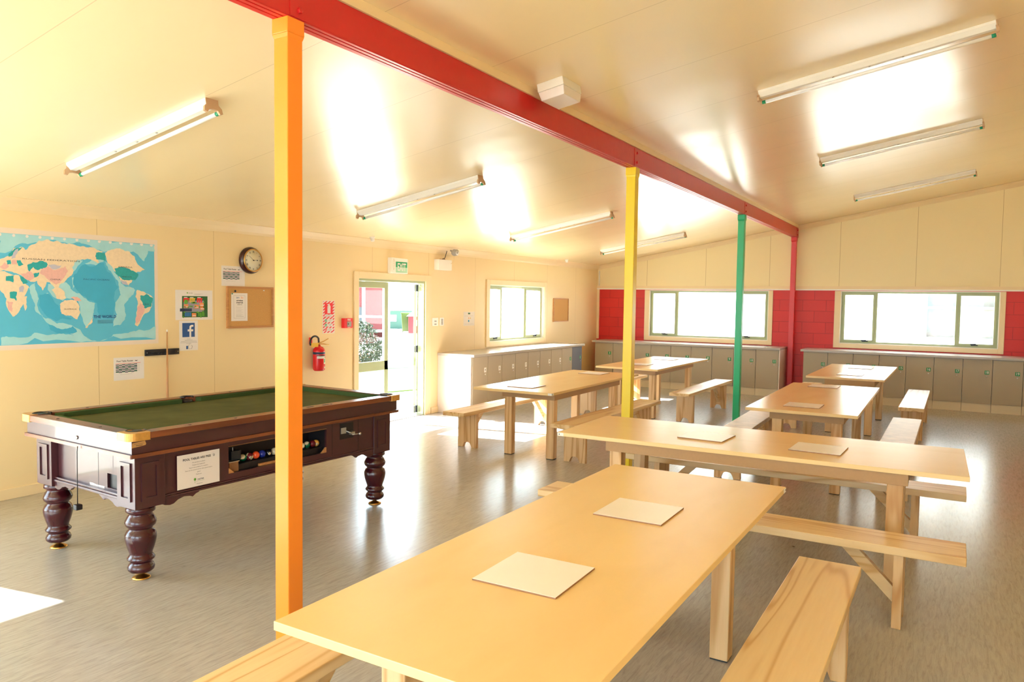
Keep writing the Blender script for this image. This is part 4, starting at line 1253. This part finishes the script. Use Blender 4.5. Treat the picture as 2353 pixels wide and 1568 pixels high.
for x0, y0 in ((-0.12, -0.03), (0.0, -0.035), (0.06, -0.015), (0.065, -0.05), (-0.03, -0.12)):
    pr2(x0, x0+0.05, y0, y0+0.038, 'planorange', 0.0006); pr2(x0+0.008, x0+0.045, y0+0.008, y0+0.016, 'paper', 0.0008)
for x0, c in ((-0.11, 'planblue'), (0.045, 'planlime')):
    for i in range(4): pr2(x0+i*0.019, x0+0.013+i*0.019, -0.115, -0.075, c, 0.0004)
for i in range(22):
    m.lathe([(0.009, z1+0.0004), (0.009, z1+0.0008)], 'planlime', (random.uniform(-0.13, 0.12), random.choice((-0.072, -0.02, 0.02, -0.12))+random.uniform(-0.006, 0.006), 0), n=8)
m.lathe([(0.024, z1+0.0004), (0.024, z1+0.0009)], 'planlime', (-0.095, 0.032, 0), n=12)
finish(m)

m = sheet(left_frame(4.783, 1.298), 0.214, 0.302, 'social_media_notice', 'sheet with a large dark blue square and white letter f, thumbs-up below')
m.box(-0.072, 0.070, -0.015, 0.128, 0.001, 0.0012, 'fbblue')
f_poly = [(0.008, -0.015), (0.028, -0.015), (0.028, 0.042), (0.050, 0.042), (0.053, 0.062), (0.028, 0.062), (0.028, 0.078), (0.034, 0.088), (0.054, 0.089), (0.054, 0.108), (0.026, 0.107), (0.010, 0.094), (0.007, 0.062), (-0.012, 0.062), (-0.012, 0.042), (0.008, 0.042)]
m.flat(f_poly, 0.0014, 'paper')
for i, w_ in enumerate((0.04, 0.09, 0.18, 0.19, 0.06)): m.box(-w_/2, w_/2, -0.036-i*0.012, -0.033-i*0.012, 0.001, 0.0012, 'inkgrey')
thumb = [(-0.005, -0.135), (0.035, -0.135), (0.040, -0.112), (0.036, -0.100), (0.016, -0.098), (0.018, -0.078), (0.010, -0.078), (-0.001, -0.100), (-0.008, -0.104)]
m.flat(thumb, 0.0012, 'ink'); m.flat([(p[0]*0.86+0.002, p[1]*0.93-0.0078) for p in thumb], 0.0014, 'paper')
m.box(-0.030, -0.010, -0.137, -0.104, 0.001, 0.0013, 'fbblue')
finish(m)

# cork board and its sheet
def pinboard(y0, y1, z0, z1_, name, label, fw_=0.02, mat='oak'):
    o = thing(name, label, 'pinboard', M4=left_frame((y0+y1)/2, (z0+z1_)/2))
    w, h = y1-y0, z1_-z0
    MB().box(-w/2+fw_, w/2-fw_, -h/2+fw_, h/2-fw_, 0.002, 0.012, 'cork').build('cork_panel', o)
    m = MB()
    m.prism([(-w/2, -h/2), (w/2, -h/2), (w/2, h/2), (-w/2, h/2)], 0.0005, 0.022, mat, holes=[[(-w/2+fw_, -h/2+fw_), (w/2-fw_, -h/2+fw_), (w/2-fw_, h/2-fw_), (-w/2+fw_, h/2-fw_)]])
    m.build('frame', o, bevel=0.003)
    return o
pinboard(5.234, 5.856, 1.358, 1.807, 'cork_board', 'oak framed cork board with one notice below the clock', 0.021)
pinboard(12.69, 13.325, 1.298, 1.752, 'cork_board', 'empty small cork board between the left window and the far corner', 0.018, 'oak')
F_ = left_frame(5.396, 1.586, 0.0122)
m = sheet(F_, 0.213, 0.300, 'internet_notice', 'white zenbu wireless internet notice pinned on the cork board')
m.text('zen', -0.022, 0.103, 0.001, 0.036, 'fbblue', sx=0.85); m.text('bu', 0.035, 0.103, 0.001, 0.036, 'planorange', sx=0.85)
m.text('wireless', 0.003, 0.070, 0.001, 0.022, 'ink', bold=0.0008, sx=1.2); m.text('internet', 0.003, 0.048, 0.001, 0.022, 'ink', bold=0.0008, sx=1.2)
m.text('available here', 0.003, 0.026, 0.001, 0.012, 'ink', bold=0.0003)
for i in range(11):
    if i not in (2, 7): m.box(-0.045, 0.045-(0.02 if i % 3 else 0), -0.002-i*0.009, -0.0008-i*0.009, 0.001, 0.0012, 'inkgrey')
m.box(-0.045, 0.055, -0.103, -0.100, 0.001, 0.0012, 'inkgrey')
for q in (0.0,): m.prism([(-0.075, -0.12), (0.075, -0.12), (0.075, 0.125), (-0.075, 0.125)], 0.0009, 0.0012, 'inkgrey', holes=[[(-0.073, -0.118), (0.073, -0.118), (0.073, 0.123), (-0.073, 0.123)]])
finish(m)
for y, z, c, lb in ((5.335, 1.757, 'black', 'black round push pin above the notice on the cork board'), (5.296, 1.728, 'green', 'tiny green push pin on the notice corner'), (5.72, 1.77, 'white', 'white push pin at the upper right of the cork board')):
    o = MB().lathe([(0.004, 0), (0.005, 0.004), (0.012 if c == 'black' else 0.007, 0.010), (0.011 if c == 'black' else 0.006, 0.015)], c, n=14).build('push_pin')
    o.matrix_world = left_frame(y, z, 0.0135 if c == 'green' else 0.0122); tag(o, lb, 'push pin')

# clock
o = thing('wall_clock', 'round dark wooden wall clock with cream roman dial and brass rim', 'clock', M4=left_frame(5.545, 2.095))
MB().lathe([(0.145, 0.0), (0.147, 0.015), (0.142, 0.035), (0.128, 0.052), (0.118, 0.056)], 'clockwood', n=40).build('case', o)
MB().lathe([(0.124, 0.052), (0.126, 0.060), (0.118, 0.066), (0.113, 0.060)], 'brass', n=40).build('rim', o)
m = MB().lathe([(0.1135, 0.0565), (0.1135, 0.0605)], 'dial', n=40)
for i, t in enumerate(('XII', 'I', 'II', 'III', 'IIII', 'V', 'VI', 'VII', 'VIII', 'IX', 'X', 'XI')):
    a = PI/2-i*PI/6
    rr = 0.092
    m.T = Matrix.Translation((rr*math.cos(a), rr*math.sin(a), 0)) @ Matrix.Rotation(a-PI/2, 4, 'Z')
    m.text(t, 0, 0, 0.0610, 0.026, 'ink', sx=0.7, bold=0.0006)
m.T = Matrix.Identity(4)
m.build('dial', o)
def hand(mb, ang, L_, w, z):
    mb.T = Matrix.Rotation(ang-PI/2, 4, 'Z')
    mb.box(-w/2, w/2, -0.012, L_, z, z+0.001, 'ink')
    mb.T = Matrix.Identity(4)
m = MB(); hand(m, math.radians(2), 0.045, 0.003, 0.0630); m.T = Matrix.Rotation(math.radians(2)-PI/2, 4, 'Z'); m.flat([(0, 0.062), (-0.006, 0.05), (0, 0.038), (0.006, 0.05)], 0.0642, 'ink'); m.T = Matrix.Identity(4)
m.build('hour_hand', o)
m = MB(); hand(m, math.radians(142), 0.078, 0.0022, 0.0650); m.lathe([(0.006, 0.062), (0.006, 0.068)], 'ink', n=14); m.build('minute_hand', o)

# cue rack and cue
o = thing('cue_rack', 'black wall-mounted cue rack below the map', 'rack', M4=left_frame(4.482, 1.147))
m = MB(); m.box(-0.18, 0.18, -0.03, 0.03, 0.001, 0.02, 'black'); m.build('backing', o, bevel=0.002)
for q in (-0.11, -0.04, 0.03, 0.125):
    m = MB()
    for s_ in (-1, 1): m.tube([(q+s_*0.014, -0.01, 0.02), (q+s_*0.017, -0.005, 0.032), (q+s_*0.010, 0.0, 0.047)], 0.0035, 'black')
    m.build('clip', o)
m = MB(); m.lathe([(0.004, 0.02), (0.004, 0.0215)], 'steel', (-0.165, 0, 0), n=10).lathe([(0.004, 0.02), (0.004, 0.0215)], 'steel', (0.165, 0, 0), n=10); m.build('screw', o)
o = thing('pool_cue', 'wooden pool cue standing upright in the black wall rack', 'cue', (XW+0.036, 4.515, 0.0))
MB().tube([(0, 0, 0.0), (0, 0, 0.4), (0.0, 0, 0.75), (0, 0.004, 1.345)], [0.0145, 0.0135, 0.011, 0.006], 'cue', n=14).build('shaft', o)
MB().tube([(0, 0.004, 1.345), (0, 0.004, 1.366)], 0.0062, 'white', n=14).build('tip', o)

# fire sign, call point, extinguisher
m = sheet(left_frame(6.737, 1.463), 0.205, 0.405, 'fire_extinguisher_sign', 'red and white striped fire extinguisher sign on the wall', 'sign', thick=0.003)
w_, h_ = 0.19, 0.39
def clip_band(k0, k1):
    # diagonal stripe between x+y=k0 and x+y=k1 clipped to the rectangle
    poly = [(-w_/2, -h_/2), (w_/2, -h_/2), (w_/2, h_/2), (-w_/2, h_/2)]
    for sgn, k in ((1, k0), (-1, -k1)):
        out = []
        for i in range(len(poly)):
            p, q = poly[i], poly[(i+1) % len(poly)]
            fp = sgn*(p[1]-p[0]*0.6)-k; fq = sgn*(q[1]-q[0]*0.6)-k
            if fp >= 0: out.append(p)
            if fp*fq < 0:
                t = fp/(fp-fq); out.append((p[0]+(q[0]-p[0])*t, p[1]+(q[1]-p[1])*t))
        poly = out
        if len(poly) < 3: return
    m.flat(poly, 0.0033, 'signred')
k = -0.30
while k < 0.32: clip_band(k, k+0.018); k += 0.036
m.box(-0.068, 0.068, 0.035, 0.172, 0.0034, 0.0040, 'signred')
m.box(-0.022, 0.030, 0.045, 0.125, 0.0040, 0.0044, 'paper').lathe([(0.026, 0.0040), (0.026, 0.0045)], 'paper', (0.004, 0.125, 0), n=18)
m.box(-0.010, 0.014, 0.14, 0.162, 0.0040, 0.0044, 'paper').box(-0.026, -0.008, 0.150, 0.158, 0.0040, 0.0044, 'paper')
m.box(-0.068, 0.068, 0.004, 0.030, 0.0034, 0.0040, 'paper'); m.text('DRY CHEMICAL', 0, 0.024, 0.0045, 0.012, 'ink'); m.text('FIRE EXTINGUISHER', 0, 0.011, 0.0045, 0.010, 'ink')
for i, (c, t1, t2) in enumerate((('exitgreen', 'WOOD PAPER', 'TEXTILES'), ('exitgreen', 'FLAMMABLE', 'LIQUIDS'), ('signred', 'ELECTRICAL', 'EQUIPMENT'))):
    yy = -0.045-i*0.056
    m.box(-0.068, 0.068, yy-0.018, yy+0.018, 0.0034, 0.0040, 'paper').box(-0.064, -0.030, yy-0.015, yy+0.015, 0.0040, 0.0044, c)
    m.flat([(-0.058, yy-0.008), (-0.046, yy+0.010), (-0.036, yy-0.008)], 0.0047, 'paper')
    m.text(t1, 0.02, yy+0.007, 0.0045, 0.0105, 'ink'); m.text(t2, 0.02, yy-0.007, 0.0045, 0.0105, 'ink')
finish(m)

o = thing('fire_call_point', 'red square FIRE alarm call point between the sign and door', 'alarm', M4=left_frame(7.035, 1.382))
MB().box(-0.075, 0.075, -0.062, 0.062, 0.001, 0.055, 'signred').build('case', o, bevel=0.003)
m = MB(); m.box(-0.03, 0.045, -0.045, 0.022, 0.055, 0.060, 'grey').lathe([(0.009, 0.060), (0.009, 0.064)], 'black', (-0.012, -0.01, 0), n=12); m.build('push_glass', o, bevel=0.003)
m = MB(); m.text('FIRE', 0.006, 0.042, 0.0556, 0.032, 'paper', bold=0.001); m.box(-0.02, 0.03, -0.056, -0.051, 0.0552, 0.0556, 'paper'); m.build('lettering', o)

o = thing('fire_extinguisher', 'red fire extinguisher with black hose and yellow tag hung on wall', 'fire extinguisher', M4=Matrix.Translation((XW+0.085, 6.492, 0.82)))
MB().lathe([(0.055, 0.0), (0.068, 0.012), (0.072, 0.03), (0.072, 0.235), (0.066, 0.262), (0.045, 0.285), (0.022, 0.295), (0.020, 0.31)], 'firered', n=32).build('cylinder', o)
m = MB()
m.lathe([(0.0727, 0.200), (0.0727, 0.228)], 'navy', n=32)
m.build('blue_band', o)
def wrap(mb, a0, a1, z0, z1_, mat, r=0.0731, n=8):
    vs = []; fs = []
    for i in range(n+1):
        a = math.radians(a0+(a1-a0)*i/n)
        vs += [(r*math.cos(a), r*math.sin(a), z0), (r*math.cos(a), r*math.sin(a), z1_)]
    for i in range(n): fs.append((2*i, 2*i+2, 2*i+3, 2*i+1))
    mb.add(vs, fs, mat)
m = MB(); wrap(m, -70, 20, 0.178, 0.190, 'ink'); wrap(m, -60, 25, 0.150, 0.178, 'paper'); wrap(m, 5, 50, 0.085, 0.150, 'paper'); wrap(m, 10, 30, 0.10, 0.145, 'exitgreen', 0.0733); wrap(m, 10, 45, 0.03, 0.05, 'paper', 0.0733)
m.build('label_sticker', o)
m = MB(); m.lathe([(0.016, 0.31), (0.018, 0.325), (0.014, 0.345)], 'brass'); m.tube([(0.0, 0.0, 0.335), (0.03, 0.045, 0.352), (0.05, 0.105, 0.385)], 0.006, 'brass'); m.tube([(0.0, 0.0, 0.325), (0.03, 0.05, 0.322), (0.05, 0.115, 0.305)], 0.006, 'brass')
m.build('handle', o)
pts = [(0.0, -0.0, 0.335)]+[(0.02, -0.085+0.075*math.cos(a), 0.345+0.075*math.sin(a)) for a in [math.radians(t) for t in range(40, 215, 15)]]
m = MB().tube(pts, 0.011, 'black'); m.build('hose', o)
m = MB(); m.box(0.03, 0.036, -0.155, -0.045, 0.292, 0.34, 'planyellow'); m.text('', 0, 0, 0, 0.01, 'ink') if False else None; m.build('inspection_tag', o)
MB().box(-0.083, -0.06, -0.08, -0.05, 0.32, 0.40, 'signred').box(-0.083, -0.07, -0.02, 0.02, 0.06, 0.26, 'steel').build('bracket', o)

# exit sign, sensor, switches, sheet
o = thing('exit_sign', 'green and white EXIT sign box mounted above the door', 'sign', M4=left_frame(7.845, 2.046))
m = MB()
m.prism([(0, 0), (0.34, 0), (0.34, 0.205), (0.0, 0.212)], 0.002, 0.075, 'white')
m.build('housing', o, bevel=0.004)
m = MB(); m.box(0.082, 0.325, 0.085, 0.160, 0.0755, 0.077, 'exitgreen').box(0.082, 0.325, 0.012, 0.085, 0.0755, 0.077, 'exitpale')
m.text('EXIT', 0.205, 0.083, 0.0775, 0.145, 'paper', sx=0.62, bold=0.003)
m.build('legend_panel', o)
m = MB()
m.tube([(0.04+0.018*math.cos(a), 0.12+0.075*math.sin(a), 0.076) for a in [math.radians(t) for t in range(0, 361, 20)]], 0.0012, 'tan')
for q in (0.06, 0.10, 0.13, 0.165): m.lathe([(0.003, 0.0755), (0.003, 0.0775)], 'tan', (0.04, q, 0), n=8)
m.build('side_vent', o)

o = thing('emergency_spotlight', 'white box with loose wires and round sensor lamp right of the door', 'sensor light', M4=left_frame(8.89, 2.136))
MB().box(0, 0.33, 0, 0.155, 0.001, 0.09, 'white').build('box', o, bevel=0.004)
m = MB(); m.tube([(0.12, 0.155, 0.05), (0.16, 0.175, 0.06), (0.19, 0.168, 0.05), (0.21, 0.20, 0.05), (0.24, 0.29, 0.06)], 0.005, 'black')
m.tube([(0.30, 0.10, 0.091), (0.36, 0.13, 0.10), (0.37, 0.20, 0.10), (0.33, 0.30, 0.09)], 0.004, 'trim')
m.box(0.09, 0.20, 0.155, 0.163, 0.03, 0.06, 'chip')
m.build('cable', o)
m = MB(); m.sphere((0.34, 0.27, 0.13), 0.052, 'grey', 20, 12); m.lathe([(0.047, 0.0), (0.047, 0.025)], 'grey', (0.34, 0.27, 0.15), n=20); m.lathe([(0.036, 0.022), (0.036, 0.027)], 'white', (0.345, 0.262, 0.15), n=20)
m.tube([(0.34, 0.27, 0.10), (0.34, 0.31, 0.05)], 0.012, 'grey')
m.build('sensor_head', o)
for y, n_, lb in ((8.92, 2, 'white double light switch plate right of the door'), (9.085, 4, 'narrow white four gang switch plate, farther from the door')):
    o = thing('light_switch', lb, 'switch', M4=left_frame(y, 1.365))
    w_ = 0.075 if n_ == 2 else 0.05
    MB().box(-w_, w_, -0.06, 0.06, 0.001, 0.012, 'white').build('plate', o, bevel=0.003)
    m = MB()
    for i in range(n_): m.box(-w_*0.3, w_*0.3, -0.045+i*0.09/n_, -0.045+i*0.09/n_+0.018, 0.012, 0.017, 'grey')
    m.build('rocker', o)
m = sheet(left_frame(9.826, 1.398), 0.31, 0.222, 'hand_wash_notice', 'small white notice with coloured droplets left of the left-wall window')
m.box(-0.03, 0.03, 0.07, 0.095, 0.001, 0.0012, 'plangreen').box(-0.12, 0.12, 0.045, 0.047, 0.001, 0.0012, 'inkgrey')
m.lathe([(0.018, 0.001), (0.018, 0.0013)], 'mapdeep', (-0.01, -0.035, 0), n=14).box(-0.02, 0.0, 0.0, 0.02, 0.001, 0.0013, 'planorange').box(0.025, 0.05, 0.0, 0.018, 0.001, 0.0013, 'planyellow')
m.box(-0.12, 0.12, -0.085, -0.083, 0.001, 0.0012, 'inkgrey')
finish(m)

# ------------------------------------------------------------------ outside
o = MB().box(-60, 40, -30, 70, -0.25, -0.12, 'outpath').build('ground'); struct(o)
o = MB()
o.prism([(-9.9, 9.3), (-9.0, 12.3), (-9.7, 13.5), (-12.2, 15.6), (-13.0, 14.2), (-14, 13), (-13, 8), (-12, 6)], -0.119, -0.095, 'grass')
tag(o.build('lawn'), 'short patchy lawn outside the open door', 'grass', kind='stuff')
def bush(cx, cy, z0, rx, ry, rz, n, label, mats=('leaf', 'leafpink'), name='bush', size=0.07):
    o = thing(name, label, 'shrub', (cx, cy, z0))
    m = MB(); rng = random.Random(int(cx*100+cy))
    for i in range(n):
        a = rng.uniform(0, 2*PI); t = rng.uniform(-1, 1); q = rng.uniform(0.6, 1.0)
        s_ = math.sqrt(1-t*t)
        p = Vector((rx*q*s_*math.cos(a), ry*q*s_*math.sin(a), rz+rz*q*t))
        u = Vector((rng.uniform(-1, 1), rng.uniform(-1, 1), rng.uniform(-0.5, 1))).normalized(); v = u.orthogonal().normalized()
        L_ = size*rng.uniform(0.6, 1.4)
        mt = mats[1] if (t > 0.55 and rng.random() < 0.6) else mats[0]
        m.add([tuple(p), tuple(p+u*L_*0.5+v*L_*0.25), tuple(p+u*L_), tuple(p+u*L_*0.5-v*L_*0.25)], [(0, 1, 2, 3)], mt)
    m.build('foliage', o)
    s_ = MB(); 
    for i in range(7):
        a = i*0.9; s_.tube([(0.03*math.cos(a), 0.03*math.sin(a), 0), (rx*0.5*math.cos(a), ry*0.5*math.sin(a), rz*1.1)], [0.02, 0.008], 'chip')
    s_.build('stem', o)
    return o
bush(-13.5, 14.95, -0.12, 0.62, 0.6, 0.44, 3000, 'rounded pink-tipped bush seen through the door glass')
bush(-21.6, 23.6, -0.12, 0.8, 0.5, 0.42, 900, 'low strappy green plants at the foot of the house outside', ('leaf', 'leaf'), 'garden_plants', 0.14)
# wheelie bin, skip, red box seen through the open door
o = thing('wheelie_bin', 'lime green wheelie bin standing on the drive outside', 'bin', (-25.6, 31.8, -0.12), 0.6)
MB().hexa([(-0.24, -0.28, 0.06), (0.24, -0.28, 0.06), (0.24, 0.28, 0.06), (-0.24, 0.28, 0.06)], [(-0.3, -0.36, 1.0), (0.3, -0.36, 1.0), (0.3, 0.36, 1.0), (-0.3, 0.36, 1.0)], 'bin').build('bin_body', o, bevel=0.02)
MB().box(-0.33, 0.33, -0.38, 0.42, 1.0, 1.08, 'bin').build('lid', o, bevel=0.02)
m = MB()
for s_ in (-1, 1): m.lathe([(0.1, -0.03), (0.1, 0.03)], 'black', (s_*0.26, 0.28, 0.1), axis='x')
m.build('wheel', o)
o = thing('skip', 'pale green rubbish skip behind the wheelie bin outside', 'skip', (-29.6, 35.6, -0.12), 0.65)
MB().hexa([(-1.3, -0.7, 0), (1.3, -0.7, 0), (1.3, 0.7, 0), (-1.3, 0.7, 0)], [(-1.5, -0.8, 1.1), (1.5, -0.8, 1.1), (1.5, 0.8, 1.1), (-1.5, 0.8, 1.1)], 'skip').build('skip_body', o, bevel=0.02)
MB().box(-1.55, 1.55, -0.85, 0.85, 1.1, 1.18, 'outwhite').build('lid', o)
MB().box(-0.6, 0.1, -0.80, -0.79, 0.45, 0.85, 'outwhite').build('plate', o)
o = thing('utility_box', 'small red utility box right of the wheelie bin outside', 'box', (-24.7, 31.5, -0.12), 0.65)
MB().box(-0.45, 0.45, -0.3, 0.3, 0, 0.9, 'outred').build('cabinet', o, bevel=0.01)
MB().box(-0.12, 0.2, -0.312, -0.302, 0.4, 0.7, 'outwhite').build('plate', o)
MB().hexa([(-0.55, -0.4, 0.9), (0.55, -0.4, 0.9), (0.55, 0.4, 0.9), (-0.55, 0.4, 0.9)], [(-0.25, -0.2, 1.15), (0.25, -0.2, 1.15), (0.25, 0.2, 1.15), (-0.25, 0.2, 1.15)], 'outwhite').build('roof', o)
# cabin with red cladding and white posts behind the bush
Fh = Matrix.Translation((-23.3, 26.0, -0.12)) @ Matrix.Rotation(math.radians(42), 4, 'Z')
o = thing('cabin', 'red clad cabin with white verandah posts outside, behind the bush', 'building', M4=Fh)
MB().box(-7, 1.0, 0.6, 4.5, 0, 3.0, 'outred').build('wall', o)
MB().box(-7.4, 1.3, -1.2, 5, 3.0, 3.15, 'outwhite').build('roof', o)
for x in (-4.4, -2.6, -1.2, -0.15, 0.95): MB().box(x-0.07, x+0.07, -0.9, -0.76, 0, 3.0, 'outwhite').build('post', o)
m = MB(); m.box(-7, 1, -0.86, -0.80, 0.95, 1.05, 'outwhite').box(-7, 1, -0.9, 0.6, 0.3, 0.36, 'outpath'); m.build('railing', o)
for x in (-2.3, -0.6): MB().box(x, x+0.5, 0.55, 0.62, 0.4, 1.4, 'outdark').build('window', o)
# white neighbour behind the back windows
o = thing('neighbouring_building', 'white weatherboard building close behind the far windows', 'building', (-2.0, 20.4, -0.12))
m = MB()
for u0, u1, v0, v1 in cells(-9, 8, 0, 3.6, [(1.33, 2.97, 1.02, 2.32)]): m.box(u0, u1, 0, 0.2, v0, v1, 'outwhite')
m.build('wall', o)
MB().box(-9.3, 8.3, -0.1, 3.0, 3.6, 3.75, 'outwhite').build('roof', o)
m = MB()
m.prism([(1.33, 1.02), (2.97, 1.02), (2.97, 2.32), (1.33, 2.32)], 0, 0.05, 'farframe', holes=[[(1.40, 1.09), (2.90, 1.09), (2.90, 2.25), (1.40, 2.25)]], P=lambda a, b__, z: (a, -0.02+z, b__))
m.box(1.4, 2.9, 0.0, 0.03, 1.76, 1.82, 'farframe')
wf = m.build('window', o)
MB().box(1.34, 2.96, 0.10, 0.12, 1.03, 2.31, 'curtain').build('curtain', wf)
MB().box(1.4, 2.9, 0.02, 0.026, 1.09, 2.25, 'glass').build('pane', wf)

# ------------------------------------------------------------------ groups of repeats
GROUPS = {'dining_table': 'board dining tables in the hall', 'bench': 'pine benches beside the dining tables', 'placemat': 'square placemats on the dining tables',
          'pool_ball': 'balls in the pool table tray', 'ceiling_light': 'tube battens on the ceiling', 'post': 'coloured posts under the red beam',
          'smoke_detector': 'smoke detectors along the ceiling edge', 'push_pin': 'push pins on the cork board', 'roster': 'pool table roster sheets',
          'light_switch': 'switch plates right of the door', 'cork_board': 'framed cork boards on the left wall', 'worktop': 'worktops over the lockers', 'end_panel': 'locker end panels'}
for o in list(SC.objects):
    if o.parent or 'category' not in o: continue
    k = o.name.split('.')[0]
    if k in GROUPS: o['group'] = GROUPS[k]
    elif k == 'locker':
        o['group'] = 'lockers on the left wall' if 'left-wall' in o['label'] or 'on left wall' in o['label'] else ('lockers under the far left window' if 'below the far' in o['label'] else 'lockers right of the red post')
